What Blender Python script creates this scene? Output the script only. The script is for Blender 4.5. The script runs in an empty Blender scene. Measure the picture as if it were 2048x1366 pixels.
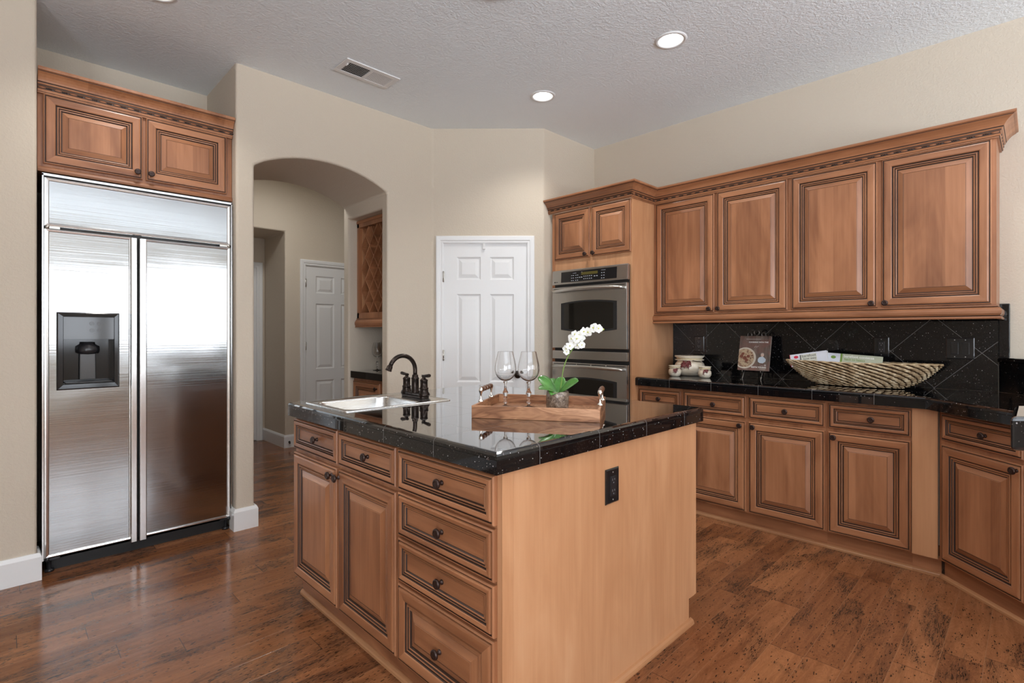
import bpy, bmesh, math, random
from math import sin, cos, pi, radians, sqrt
from mathutils import Vector, Matrix, Euler

random.seed(7)
SC = bpy.context.scene
COL = SC.collection

# ------------------------------------------------------------------ camera
TH = math.atan2(1050, 1035)          # heading measured from +X
cam_d = bpy.data.cameras.new('camera')
cam = bpy.data.objects.new('camera', cam_d); COL.objects.link(cam)
cam.location = (0, 0, 1.25)
cam.rotation_euler = (radians(90), 0, TH - radians(90))
cam_d.sensor_width = 36; cam_d.lens = 36 * 1035 / 2048
cam_d.shift_y = -18 / 2048
cam_d.clip_start = 0.05
SC.camera = cam

# ------------------------------------------------------------------ look
SC.view_settings.view_transform = 'Standard'
SC.view_settings.look = 'None'
SC.view_settings.gamma = 1
SC.view_settings.use_curve_mapping = False
SC.view_settings.exposure = 0.46
cy = SC.cycles
cy.max_bounces = 10; cy.diffuse_bounces = 5; cy.glossy_bounces = 6
cy.transmission_bounces = 10; cy.transparent_max_bounces = 12
cy.sample_clamp_indirect = 6; cy.caustics_reflective = False; cy.caustics_refractive = False
try:
    cy.use_denoising = True; cy.denoiser = 'OPENIMAGEDENOISE'
except Exception: pass

w = bpy.data.worlds.new('world'); SC.world = w; w.use_nodes = True
bg = w.node_tree.nodes['Background']
bg.inputs[0].default_value = (0.86, 0.93, 1.0, 1); bg.inputs[1].default_value = 1.6

def area(name, loc, rot, sx, sy, power, col=(1, 1, 1), spread=180):
    d = bpy.data.lights.new(name, 'AREA'); d.shape = 'RECTANGLE'; d.size = sx; d.size_y = sy
    d.energy = power; d.color = col; d.spread = radians(spread)
    o = bpy.data.objects.new(name, d); COL.objects.link(o); o.location = loc; o.rotation_euler = rot
    return o
def spot(name, loc, power, col=(1, .97, .93), ang=130, blend=.8, r=.06):
    d = bpy.data.lights.new(name, 'SPOT'); d.energy = power; d.color = col
    d.spot_size = radians(ang); d.spot_blend = blend; d.shadow_soft_size = r
    o = bpy.data.objects.new(name, d); COL.objects.link(o); o.location = loc
    return o
# daylight through the windows behind and beside the camera (sky light); up-facing fill lamps are added outside to brighten the ceiling
DAY = (.90, .96, 1.05)
area('sky_light_south', (1.72, -3.66, 1.78), (radians(90), 0, 0), 3.5, 1.65, 70, DAY)
area('sky_light_south', (-1.3, -3.66, 1.78), (radians(90), 0, 0), 1.6, 1.65, 32, DAY)
area('ceiling_fill_uplight', (.5, -6.4, .25), (radians(180), 0, 0), 9, 5, 2300, DAY)
area('sky_light_west', (-2.80, -2.05, 1.3), (radians(90), 0, radians(-90)), 2.3, 2.3, 85, DAY)
area('ceiling_fill_uplight', (-5.1, -2.0, .1), (radians(180), 0, 0), 4, 5, 650, DAY)
area('hall_lamp', (1.85, 4.75, 2.93), (0, 0, 0), 0.4, .4, 9.5, (1, .98, .95))
LAMPS = [(2.772, 2.495), (2.770, 1.495), (.548, 3.075), (.55, 1.6), (.55, 0.1), (2.77, .3)]
for i, (x, y) in enumerate(LAMPS):
    spot('recessed_lamp', (x, y, 2.93), 22)

# ------------------------------------------------------------------ mesh builder
class MB:
    def __init__(s): s.v = []; s.f = []; s.mi = []; s.sm = []
    def add(s, vs, fs, mi=0, sm=False):
        o = len(s.v); s.v += [tuple(v) for v in vs]
        for f in fs:
            s.f.append([i + o for i in f]); s.mi.append(mi); s.sm.append(sm)
        return s
    def box(s, x0, x1, y0, y1, z0, z1, mi=0):
        v = [(x, y, z) for x in (x0, x1) for y in (y0, y1) for z in (z0, z1)]
        return s.add(v, [(0, 1, 3, 2), (4, 6, 7, 5), (0, 4, 5, 1), (2, 3, 7, 6), (0, 2, 6, 4), (1, 5, 7, 3)], mi)
    def prism(s, poly, ax, a0, a1, mi=0, sm=False, side=None):
        n = len(poly)
        def p(u, w, a): return {'z': (u, w, a), 'y': (u, a, w), 'x': (a, u, w)}[ax]
        v = [p(u, w, a0) for u, w in poly] + [p(u, w, a1) for u, w in poly]
        s.add(v, [list(range(n)), list(range(n, 2 * n))], mi)
        o = len(s.v) - 2 * n
        for i in range(n):
            j = (i + 1) % n
            s.f.append([o + i, o + j, o + n + j, o + n + i]); s.mi.append(mi if side is None else side); s.sm.append(sm)
        return s
    def lathe(s, prof, c=(0, 0, 0), seg=32, mi=0, sm=True, mat=None, wob=None):
        vs = []; n = len(prof)
        for k in range(seg):
            a = 2 * pi * k / seg
            for i, (r, z) in enumerate(prof):
                rr = r * (1 + (wob(a, i) if wob else 0))
                v = Vector((rr * cos(a), rr * sin(a), z))
                if mat: v = mat @ v
                vs.append((v.x + c[0], v.y + c[1], v.z + c[2]))
        fs = []
        for k in range(seg):
            k2 = (k + 1) % seg
            for i in range(n - 1):
                fs.append((k * n + i, k2 * n + i, k2 * n + i + 1, k * n + i + 1))
        return s.add(vs, fs, mi, sm)
    def tube(s, pts, r, seg=12, mi=0, sm=True, flat=1.0):
        pts = [Vector(p) for p in pts]; n = len(pts)
        rs = r if isinstance(r, (list, tuple)) else [r] * n
        t = [(pts[min(i + 1, n - 1)] - pts[max(i - 1, 0)]).normalized() for i in range(n)]
        up = Vector((0, 0, 1)) if abs(t[0].z) < .9 else Vector((1, 0, 0))
        nrm = (up - t[0] * up.dot(t[0])).normalized(); vs = []
        for i in range(n):
            nrm = (nrm - t[i] * nrm.dot(t[i])).normalized(); b = t[i].cross(nrm)
            for k in range(seg):
                a = 2 * pi * k / seg
                vs.append(pts[i] + nrm * (cos(a) * rs[i]) + b * (sin(a) * rs[i] * flat))
        fs = [(i * seg + k, i * seg + (k + 1) % seg, (i + 1) * seg + (k + 1) % seg, (i + 1) * seg + k) for i in range(n - 1) for k in range(seg)]
        s.add(vs, fs, mi, sm)
        o = len(s.v) - n * seg
        s.f += [[o + k for k in range(seg)], [o + (n - 1) * seg + k for k in range(seg)]]; s.mi += [mi, mi]; s.sm += [False, False]
        return s
    def ball(s, c, r, mi=0, seg=12, rings=8, sc=(1, 1, 1), mat=None):
        prof = [(r * sin(pi * i / rings), -r * cos(pi * i / rings)) for i in range(rings + 1)]
        M = Matrix.Diagonal((*sc, 1)).to_3x3()
        if mat: M = mat @ M
        return s.lathe(prof, c, seg, mi, True, M)
    def xf(s, M):
        s.v = [tuple(M @ Vector(v)) for v in s.v]; return s
    def build(s, name, mats, parent=None, loc=(0, 0, 0), rot=(0, 0, 0), bevel=0, bseg=2, bang=35, weld=True):
        me = bpy.data.meshes.new(name); me.from_pydata(s.v, [], s.f)
        if not isinstance(mats, (list, tuple)): mats = [mats]
        for m in mats: me.materials.append(m)
        me.polygons.foreach_set('material_index', s.mi); me.polygons.foreach_set('use_smooth', s.sm)
        bm = bmesh.new(); bm.from_mesh(me)
        if weld: bmesh.ops.remove_doubles(bm, verts=bm.verts, dist=1e-6)
        bmesh.ops.dissolve_degenerate(bm, edges=bm.edges, dist=1e-7)
        bmesh.ops.recalc_face_normals(bm, faces=bm.faces)
        bm.to_mesh(me); bm.free()
        o = bpy.data.objects.new(name, me); COL.objects.link(o)
        if parent: o.parent = parent
        o.location = loc; o.rotation_euler = rot
        if bevel:
            b = o.modifiers.new('bevel', 'BEVEL'); b.width = bevel; b.segments = bseg; b.limit_method = 'ANGLE'; b.angle_limit = radians(bang)
            b.harden_normals = False
        return o

def tag(o, label=None, cat=None, group=None, kind=None):
    if label: o['label'] = label
    if cat: o['category'] = cat
    if group: o['group'] = group
    if kind: o['kind'] = kind
    return o
def empty(name, loc=(0, 0, 0), rz=0, label=None, cat=None, group=None):
    o = bpy.data.objects.new(name, None); COL.objects.link(o); o.location = loc; o.rotation_euler = (0, 0, rz)
    o.empty_display_size = .05
    return tag(o, label, cat, group)
def children(o): return [c for c in bpy.data.objects if c.parent == o]
def copy_tree(o, parent=None):
    c = o.copy(); COL.objects.link(c); c.parent = parent
    for ch in children(o): copy_tree(ch, c)
    return c

# ------------------------------------------------------------------ materials
def L(r, g, b):
    f = lambda c: ((c / 255 + .055) / 1.055) ** 2.4 if c > 10 else c / 255 / 12.92
    return (f(r), f(g), f(b), 1)
class G:
    def __init__(s, name):
        s.m = bpy.data.materials.new(name); s.m.use_nodes = True; s.t = s.m.node_tree
        s.p = s.t.nodes['Principled BSDF']; s.out = s.t.nodes['Material Output']
    def n(s, typ, **kw):
        n = s.t.nodes.new(typ)
        for k, v in kw.items(): setattr(n, k, v)
        return n
    def l(s, a, b): s.t.links.new(a, b)
    def set(s, sock, v):
        if isinstance(v, bpy.types.NodeSocket): s.l(v, sock)
        else: sock.default_value = v
    def M(s, op, a, b=0, c=None, clamp=False):
        n = s.n('ShaderNodeMath', operation=op, use_clamp=clamp); s.set(n.inputs[0], a); s.set(n.inputs[1], b)
        if c is not None: s.set(n.inputs[2], c)
        return n.outputs[0]
    def mix(s, f, a, b, typ='MIX'):
        n = s.n('ShaderNodeMix', data_type='RGBA', blend_type=typ); s.set(n.inputs[0], f); s.set(n.inputs[6], a); s.set(n.inputs[7], b)
        return n.outputs[2]
    def co(s, which='Object'): return s.n('ShaderNodeTexCoord').outputs[which]
    def pos(s): return s.n('ShaderNodeNewGeometry').outputs['Position']
    def sep(s, v):
        n = s.n('ShaderNodeSeparateXYZ'); s.l(v, n.inputs[0]); return n.outputs
    def comb(s, x, y, z):
        n = s.n('ShaderNodeCombineXYZ')
        for i, q in enumerate((x, y, z)): s.set(n.inputs[i], q)
        return n.outputs[0]
    def mp(s, v, sc=(1, 1, 1), loc=(0, 0, 0), rot=(0, 0, 0)):
        n = s.n('ShaderNodeMapping'); s.l(v, n.inputs[0]); s.set(n.inputs[1], loc); s.set(n.inputs[2], rot); s.set(n.inputs[3], sc)
        return n.outputs[0]
    def noise(s, v, scale=5, det=4, rough=.5, dist=0):
        n = s.n('ShaderNodeTexNoise'); s.l(v, n.inputs['Vector']); n.inputs['Scale'].default_value = scale
        n.inputs['Detail'].default_value = det; n.inputs['Roughness'].default_value = rough; n.inputs['Distortion'].default_value = dist
        return n.outputs[0]
    def vor(s, v, scale=5, feature='F1'):
        n = s.n('ShaderNodeTexVoronoi', feature=feature); s.l(v, n.inputs['Vector']); n.inputs['Scale'].default_value = scale
        return n.outputs
    def ramp(s, f, stops):
        n = s.n('ShaderNodeValToRGB'); s.set(n.inputs[0], f); e = n.color_ramp.elements
        while len(e) < len(stops): e.new(.5)
        for i, (p, c) in enumerate(stops):
            e[i].position = p; e[i].color = c if len(c) == 4 else (*c, 1)
        return n.outputs[0]
    def mr(s, v, a, b, c=0, d=1):
        n = s.n('ShaderNodeMapRange'); s.set(n.inputs[0], v)
        for i, q in enumerate((a, b, c, d)): n.inputs[i + 1].default_value = q
        return n.outputs[0]
    def bump(s, h, st=.2, dist=.01, chain=None):
        n = s.n('ShaderNodeBump'); n.inputs['Strength'].default_value = st; n.inputs['Distance'].default_value = dist
        s.l(h, n.inputs['Height'])
        if chain: s.l(chain, n.inputs['Normal'])
        s.l(n.outputs[0], s.p.inputs['Normal']); return n.outputs[0]
    def P(s, **kw):
        for k, v in kw.items():
            s.set(s.p.inputs[{'c': 'Base Color', 'r': 'Roughness', 'm': 'Metallic', 'ior': 'IOR', 't': 'Transmission Weight',
                              'spec': 'Specular IOR Level', 'coat': 'Coat Weight', 'cr': 'Coat Roughness', 'ec': 'Emission Color',
                              'es': 'Emission Strength', 'aniso': 'Anisotropic', 'a': 'Alpha', 'sss': 'Subsurface Weight'}[k]], v)
        return s.m
def plain(name, c, r=.5, m=0, **kw):
    g = G(name); return g.P(c=c, r=r, m=m, **kw)

def paint(name, c, scale, st, r=.85, dist=.004):
    g = G(name); v = g.pos()
    h = g.noise(v, scale, 3, .55, .3)
    h2 = g.noise(v, 1.3, 2)
    g.P(c=g.mix(g.mr(h2, .3, .7, 0, .25), c, tuple(x * .93 for x in c[:3]) + (1,)), r=r)
    g.bump(g.mr(h, .42, .62), st, dist)
    return g.m
WALL = paint('wall_paint', (.60, .525, .425, 1), 85, .22)
CEIL = paint('ceiling_paint', (.83, .885, .915, 1), 70, .4)
TRIM = plain('white_trim_paint', (.78, .785, .78, 1), .35)

def wood(name, c1, c2, c3, ax, rough=.38, patch=1.0, coat=.25):
    g = G(name); v = g.co()
    oi = g.n('ShaderNodeObjectInfo').outputs['Random']
    off = g.comb(g.M('MULTIPLY', oi, 37), g.M('MULTIPLY', oi, 71), g.M('MULTIPLY', oi, 13))
    a = g.n('ShaderNodeVectorMath', operation='ADD'); g.l(v, a.inputs[0]); g.l(off, a.inputs[1]); v = a.outputs[0]
    fine = {'z': (60, 60, 2.2), 'x': (2.2, 60, 60), 'y': (60, 2.2, 60)}[ax]
    big = {'z': (7, 7, 1.6), 'x': (1.6, 7, 7), 'y': (7, 1.6, 7)}[ax]
    n1 = g.noise(g.mp(v, fine), 1, 5, .6, .4)
    n2 = g.noise(g.mp(v, big), 1, 3, .55, .8)
    sp = g.sep(v); u = {'z': sp[0], 'x': sp[2], 'y': sp[0]}[ax]
    wn = g.n('ShaderNodeTexWhiteNoise', noise_dimensions='1D'); g.l(g.M('FLOOR', g.M('DIVIDE', u, .083)), wn.inputs['W'])
    t = g.M('ADD', g.M('MULTIPLY', n2, .62), g.M('ADD', g.M('MULTIPLY', n1, .26), g.M('MULTIPLY', wn.outputs[0], .14 * patch)))
    t = g.M('ADD', t, g.M('MULTIPLY', g.M('SUBTRACT', oi, .5), .08))
    g.P(c=g.ramp(t, [(.34, c1), (.52, c2), (.70, c3)]), r=rough, coat=coat, cr=.25)
    g.bump(n1, .05, .002)
    return g.m
W1, W2, W3 = (.205, .078, .033, 1), (.345, .146, .066, 1), (.45, .205, .098, 1)
WOODV = wood('glazed_maple_vertical', W1, W2, W3, 'z')
WOODH = wood('glazed_maple_horizontal', W1, W2, W3, 'x')
WOODHY = wood('glazed_maple_molding', W1, W2, W3, 'y')
VEN = wood('maple_veneer', (.47, .225, .105, 1), (.56, .29, .145, 1), (.62, .345, .185, 1), 'z', .42, .6, .15)
VENB = wood('maple_toe_trim', (.36, .16, .07, 1), (.45, .22, .10, 1), (.52, .27, .13, 1), 'x', .42, .6, .15)
GLAZE = plain('dark_glaze', (.040, .018, .010, 1), .5)
BRONZE = plain('oil_rubbed_bronze', (.035, .026, .022, 1), .28, .85)
BRONZE2 = plain('bronze_knob', (.05, .03, .025, 1), .3, .6)

def granite(name, x0, px, y0, py, zl=None, diag=None, base=(.004, .004, .0045, 1), rough=.035, amount=.9, coat=1.0):
    g = G(name); v = g.pos(); X, Y, Z = g.sep(v)
    nn = g.n('ShaderNodeNewGeometry').outputs['True Normal']; NX, NY, NZ = g.sep(nn)
    def line(c, o, p, w):
        f = g.M('FRACT', g.M('ADD', g.M('DIVIDE', g.M('SUBTRACT', c, o), p), .5))
        return g.M('LESS_THAN', g.M('MULTIPLY', g.M('ABSOLUTE', g.M('SUBTRACT', f, .5)), p), w)
    W = .0011
    if diag:
        y0d, z0d, pd = diag
        A = g.M('ADD', g.M('SUBTRACT', Y, y0d), g.M('SUBTRACT', Z, z0d)); B = g.M('SUBTRACT', g.M('SUBTRACT', Y, y0d), g.M('SUBTRACT', Z, z0d))
        gr = g.M('MAXIMUM', line(A, 0, pd, W * 1.4), line(B, 0, pd, W * 1.4))
    else:
        gx = g.M('MULTIPLY', line(X, x0, px, W), g.M('LESS_THAN', g.M('ABSOLUTE', NX), .6))
        gy = g.M('MULTIPLY', line(Y, y0, py, W), g.M('LESS_THAN', g.M('ABSOLUTE', NY), .6))
        gr = g.M('MAXIMUM', gx, gy)
        if zl:
            gz = g.M('MULTIPLY', g.M('LESS_THAN', g.M('ABSOLUTE', g.M('SUBTRACT', Z, zl)), W), g.M('LESS_THAN', g.M('ABSOLUTE', NZ), .5))
            gr = g.M('MAXIMUM', gr, gz)
    vo = g.vor(v, 190); c = g.sep(vo[1])
    m1 = g.M('MULTIPLY', g.M('LESS_THAN', vo[0], g.M('MULTIPLY', c[2], .36)), g.M('GREATER_THAN', c[0], amount))
    vo2 = g.vor(v, 330); c2 = g.sep(vo2[1])
    m2 = g.M('MULTIPLY', g.M('LESS_THAN', vo2[0], .33), g.M('GREATER_THAN', c2[0], .86))
    spk = g.ramp(c[1], [(.0, (.10, .06, .04)), (.55, (.35, .33, .32)), (1, (.7, .7, .7))])
    cl = g.mix(m2, base, (.035, .028, .024, 1)); cl = g.mix(m1, cl, spk)
    cl = g.mix(gr, cl, (.13, .125, .12, 1))
    g.P(c=cl, r=g.mix(gr, (rough,) * 3 + (1,), (.6, .6, .6, 1)), ior=1.44, coat=(g.M('MULTIPLY', g.M('GREATER_THAN', g.M('ABSOLUTE', NZ), .3), coat) if coat else 0.0), cr=.02)
    nz = g.noise(v, 3.2, 2)
    g.bump(g.M('SUBTRACT', g.M('MULTIPLY', nz, .25), gr), .12, .002)
    return g.m
GR_I = granite('black_granite_island', 1.131, .2975, 1.320, .2955, .901)
GR_R = granite('black_granite_counter', 3.63, .2995, 1.813, .2995, .901)
GR_B = granite('black_granite_backsplash', 0, 1, 0, 1, diag=(.425, .925, .418), rough=.03, amount=.91, coat=0.0)
GR_P = granite('black_granite_plain', 50, 100, 50, 100, amount=.88)

def floor_mat():
    g = G('distressed_wood_planks'); v = g.pos(); X, Y, Z = g.sep(v)
    yy = g.M('DIVIDE', g.M('SUBTRACT', Y, 3.57), .1225); row = g.M('FLOOR', yy)
    wn = g.n('ShaderNodeTexWhiteNoise', noise_dimensions='1D'); g.l(row, wn.inputs['W'])
    xx = g.M('DIVIDE', g.M('ADD', X, g.M('MULTIPLY', wn.outputs[0], 5.3)), .93); colm = g.M('FLOOR', xx)
    wn2 = g.n('ShaderNodeTexWhiteNoise', noise_dimensions='2D'); g.l(g.comb(row, colm, 0), wn2.inputs['Vector'])
    rnd = wn2.outputs[0]; rc = g.sep(wn2.outputs[1])
    fy = g.M('ABSOLUTE', g.M('SUBTRACT', g.M('FRACT', yy), .5)); fx = g.M('ABSOLUTE', g.M('SUBTRACT', g.M('FRACT', xx), .5))
    sy = g.mr(fy, .485, .497); sx = g.mr(fx, .4982, .4995)
    pv = g.comb(g.M('ADD', X, g.M('MULTIPLY', rnd, 17)), g.M('ADD', Y, g.M('MULTIPLY', rc[1], 9)), 0)
    wb = g.noise(pv, 38, 2, .5); wv = g.n('ShaderNodeVectorMath', operation='ADD'); g.l(pv, wv.inputs[0])
    g.l(g.comb(g.M('MULTIPLY', g.M('SUBTRACT', wb, .5), .03), g.M('MULTIPLY', g.M('SUBTRACT', wb, .5), .012), 0), wv.inputs[1]); wp = wv.outputs[0]
    gn = g.noise(g.mp(pv, (2.2, 20, 1)), 1, 6, .6, 1.5)
    wav = g.noise(g.mp(pv, (5, 16, 1)), 1, 2, .5, 2.5)
    ring = g.M('PINGPONG', g.M('MULTIPLY', wav, 9), .5)
    tone = g.M('ADD', g.M('MULTIPLY', rnd, .26), g.M('ADD', g.M('MULTIPLY', gn, .62), g.M('MULTIPLY', ring, .22)))
    col = g.ramp(tone, [(.18, (.10, .036, .016)), (.45, (.215, .082, .033)), (.72, (.33, .138, .057)), (1, (.43, .195, .085))])
    # hand-scraped dark distress marks, clustered
    cl = g.noise(g.mp(pv, (2.6, 6, 1)), 1, 3, .6, .6)
    cl2 = g.mr(cl, .48, .66)
    vm = g.vor(g.mp(wp, (50, 170, 1)), 1); d = g.sep(vm[1])
    mk = g.M('MULTIPLY', g.M('LESS_THAN', vm[0], g.M('MULTIPLY', d[1], .42)), g.M('GREATER_THAN', d[0], g.mr(cl, .38, .64, .82, .0)))
    sn = g.noise(g.mp(wp, (13, 150, 1)), 1, 4, .65, 1.6)
    st = g.M('MULTIPLY', g.mr(sn, .52, .58), g.mr(cl, .50, .60))
    mk2 = g.M('MINIMUM', g.M('ADD', g.M('MULTIPLY', mk, .85), g.M('MULTIPLY', st, .8)), 1)
    col = g.mix(g.M('MULTIPLY', cl2, .42), col, (.055, .030, .018, 1))
    col = g.mix(mk2, col, (.012, .007, .005, 1))
    col = g.mix(g.M('MULTIPLY', sx, .85), col, (.015, .008, .005, 1))
    col = g.mix(g.M('MULTIPLY', sy, .55), col, (.30, .15, .075, 1))
    g.P(c=col, r=g.M('ADD', .10, g.M('MULTIPLY', g.noise(g.mp(pv, (6, 30, 1)), 1, 3), .14)), coat=.0, ior=1.43)
    h = g.M('SUBTRACT', g.M('MULTIPLY', g.noise(g.mp(v, (3, 14, 1)), 1, 2), .6), g.M('ADD', g.M('MULTIPLY', mk2, .35), g.M('MAXIMUM', sy, sx)))
    g.bump(h, .16, .002)
    return g.m
FLOOR = floor_mat()

def steel(name, c=.62, r=.2, ax='x', wavy=.0, streak=.06, tint=(1, 1, .985)):
    g = G(name); v = g.co(); sc = {'x': (1.5, 300, 300), 'z': (300, 300, 1.5), 'y': (300, 1.5, 300)}[ax]
    n = g.noise(g.mp(v, sc), 1, 3, .6)
    if wavy: n0 = g.noise(g.mp(v, (.6, 120, 120)), 1, 3, .6)
    g.P(c=(c * tint[0], c * tint[1], c * tint[2], 1), m=1, r=g.mr(n, .3, .7, r - streak, r + streak))
    b = g.bump(n0 if wavy else n, 0.10 if wavy else .012, .0016 if wavy else .0004)
    if wavy: g.bump(g.noise(g.mp(v, (1.7, 1, 1.5)), 1.0, 1, .4, .6), wavy, .06, b)
    return g.m
STEEL = steel('brushed_stainless', .44, .14, 'x', .13, .04, (.98, 1.0, .995))
STEELT = plain('polished_trim_steel', (.82, .82, .81, 1), .2, 1)
STEELO = steel('oven_stainless', .50, .24, 'y', 0, .03)
SINKM = steel('sink_stainless', .72, .24, 'x', 0)
BLKG = plain('black_gloss', (.012, .012, .013, 1), .09)
BLKM = plain('black_matte', (.012, .012, .012, 1), .5)
BLKP = plain('black_plastic', (.02, .02, .022, 1), .25)
GREYP = plain('dark_grey_panel', (.055, .055, .055, 1), .08)
OVG = plain('oven_glass', (.012, .011, .009, 1), .04)
CHROME = plain('polished_silver', (.86, .83, .78, 1), .08, 1)
NICKEL = plain('brushed_nickel', (.56, .54, .50, 1), .34, 1)
gl = G('clear_glass'); GLASS = gl.P(c=(1, 1, 1, 1), r=0.0, t=1.0, ior=1.45)
EMIT = plain('lamp_lens', (1, 1, 1, 1), .5, ec=(1, .98, .95, 1), es=4.0)
WHITE = plain('white_plastic', (.75, .75, .74, 1), .4)
# ================================================================== the room
CZ = 2.951
def cutmesh(target, cutters):
    for c in cutters:
        m = target.modifiers.new('cut', 'BOOLEAN'); m.object = c; m.operation = 'DIFFERENCE'; m.solver = 'EXACT'
    dg = bpy.context.evaluated_depsgraph_get(); me = bpy.data.meshes.new_from_object(target.evaluated_get(dg))
    target.modifiers.clear(); target.data = me
    for c in cutters: bpy.data.objects.remove(c)
def bev(o, w=.016, seg=3, ang=30):
    b = o.modifiers.new('bevel', 'BEVEL'); b.width = w; b.segments = seg; b.limit_method = 'ANGLE'; b.angle_limit = radians(ang)
    for p in o.data.polygons: p.use_smooth = False
def struct(name, mb, mat, **k):
    return tag(mb.build(name, mat, **k), kind='structure')

struct('floor', MB().box(-2.7, 4.2, -3.6, 8.0, -.1, 0), FLOOR)
ceil = MB()
ceil.box(-2.7, 4.2, -3.6, 8.0, CZ, CZ + .12)
ceiling = struct('ceiling', ceil, CEIL)
cutmesh(ceiling, [MB().lathe([(0, -.02), (.078, -.02), (.078, .09), (0, .09)], (x, y, CZ), 32).build('cutter', CEIL) for x, y in LAMPS[:3]])
tag(ceiling, kind='structure')

arch = [(1.161, -.1), (1.161, 2.331)]
for i in range(1, 16):
    t = i / 16; x = 1.161 + .974 * t
    z = 2.334 + .128 * (1 - abs(2 * t - 1) ** 2.1) ** .92
    arch.append((x, z))
arch += [(2.135, 2.338), (2.135, -.1)]
wb = MB().prism([(1.051, 3.545), (2.5575, 3.545), (3.2165, 2.886), (3.935, 2.886), (3.935, 4.272), (1.051, 4.272)], 'z', -.03, CZ + .03).build('wall_back', WALL)
D45 = Matrix.Rotation(radians(-45), 4, 'Z')
def onpantry(mb):   # local frame: x along the diagonal wall, y into it, origin at the left end of the diagonal face
    return mb.xf(Matrix.Translation((2.5575, 3.5425, 0)) @ D45)
c1 = MB().prism(arch, 'y', 3.4, 4.4).build('cutter', WALL)
c2 = MB().box(2.0, 2.79, 3.634, 4.18, -.1, 2.225).build('cutter', WALL)
c3 = onpantry(MB().box(.088, .792, -.05, .05, -.1, 1.992)).build('cutter', WALL)
cutmesh(wb, [c1, c2, c3]); bev(wb); tag(wb, kind='structure')
wl = MB().box(-2.65, .126, 3.545, 4.272, -.03, CZ + .03).build('wall_left', WALL); bev(wl); tag(wl, kind='structure')
struct('wall_niche', MB().box(.05, 1.12, 4.19, 4.271, -.03, CZ + .03), WALL)
struct('wall_right', MB().box(3.92, 4.06, -3.5, 2.95, -.03, CZ + .03), WALL)

def windowed(name, axis, a0, a1, c0, c1_, wins):
    """a wall running along x ('x') or y ('y') with rectangular window holes"""
    m = MB(); cur = a0
    def bx(u0, u1, z0, z1):
        if axis == 'x': m.box(u0, u1, c0, c1_, z0, z1)
        else: m.box(c0, c1_, u0, u1, z0, z1)
    for u0, u1, z0, z1 in wins:
        bx(cur, u0, -.03, CZ + .03); bx(u0, u1, -.03, z0); bx(u0, u1, z1, CZ + .03); cur = u1
    bx(cur, a1, -.03, CZ + .03)
    return struct(name, m, WALL)
SW = [(-2.05, -.55, 1.0, 2.32), (.05, 1.15, 1.0, 2.32), (1.2, 2.3, 1.0, 2.32), (2.35, 3.4, 1.0, 2.32)]
windowed('wall_front', 'x', -2.65, 4.0, -3.6, -3.45, SW)
WW = [(-3.15, -.95, .2, 2.4)]
windowed('wall_side', 'y', -3.5, 3.6, -2.72, -2.58, WW)
k = 0
for axis, wins, cpos in (('x', SW, -3.5), ('y', WW, -2.63)):
    for u0, u1, z0, z1 in wins:
        k += 1; m = MB(); f = .05
        segs = [(u0, u1, z0, z0 + f), (u0, u1, z1 - f, z1), (u0, u0 + f, z0, z1), (u1 - f, u1, z0, z1), ((u0 + u1) / 2 - .02, (u0 + u1) / 2 + .02, z0, z1), (u0, u1, (z0 + z1) / 2 - .015, (z0 + z1) / 2 + .015)]
        for a, b, c, d in segs:
            if axis == 'x': m.box(a, b, cpos - .02, cpos + .02, c, d)
            else: m.box(cpos - .02, cpos + .02, a, b, c, d)
        struct('window_%d' % k, m, TRIM)

# hall behind the arch
hb = MB().box(-1.7, 4.1, 5.72, 6.34, -.03, CZ + .03).build('wall_hall', WALL); cutmesh(hb, [MB().box(1.15, 2.185, 5.5, 6.6, -.2, 2.344).build('cutter', WALL), MB().box(2.404, 3.172, 5.6, 5.78, -.2, 2.0).build('cutter', WALL)]); bev(hb, .014); tag(hb, kind='structure')
al = struct('wall_alcove', MB().box(.9, 2.3, 6.34, 6.45, -.03, 2.4), WALL); cutmesh(al, [MB().box(1.336, 2.104, 6.2, 6.40, -.2, 2.0).build('cutter', WALL)])
struct('wall_hall_right', MB().box(3.95, 4.1, 4.2, 5.8, -.03, CZ + .03), WALL)
struct('wall_hall_left', MB().box(-1.8, -1.66, 4.2, 6.4, -.03, CZ + .03), WALL)

# baseboards: an extruded profile along a polyline (board on the right of the direction of travel)
def sweep(path, prof, mats_per=None, closed_prof=True):
    m = MB(); n = len(path); offs = []
    for i in range(n):
        def nrm(a, b):
            d = (Vector(b) - Vector(a)).normalized(); return Vector((d.y, -d.x))
        if i == 0: o = nrm(path[0], path[1])
        elif i == n - 1: o = nrm(path[-2], path[-1])
        else:
            n1 = nrm(path[i - 1], path[i]); n2 = nrm(path[i], path[i + 1]); b = (n1 + n2).normalized(); o = b / max(.2, b.dot(n1))
        offs.append(o)
    P = len(prof); vs = [(path[i][0] + offs[i].x * o, path[i][1] + offs[i].y * o, z) for i in range(n) for o, z in prof]
    m.add(vs, [list(range(P)), [(n - 1) * P + q for q in range(P)]], 0)
    for i in range(n - 1):
        for j in range(P):
            k2 = (j + 1) % P
            m.f.append([i * P + j, i * P + k2, (i + 1) * P + k2, (i + 1) * P + j]); m.sm.append(False)
            m.mi.append(mats_per[j] if mats_per else 0)
    return m
BB = [(0, 0), (.016, 0), (.016, .118), (.012, .128), (.008, .137), (0, .137)]
struct('baseboard_left', sweep([(-2.6, 3.545), (.128, 3.545), (.128, 3.66)][::1], BB), TRIM)
struct('baseboard_pillar', sweep([(1.050, 3.62), (1.050, 3.544), (1.163, 3.544), (1.163, 4.27)], BB), TRIM)
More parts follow.
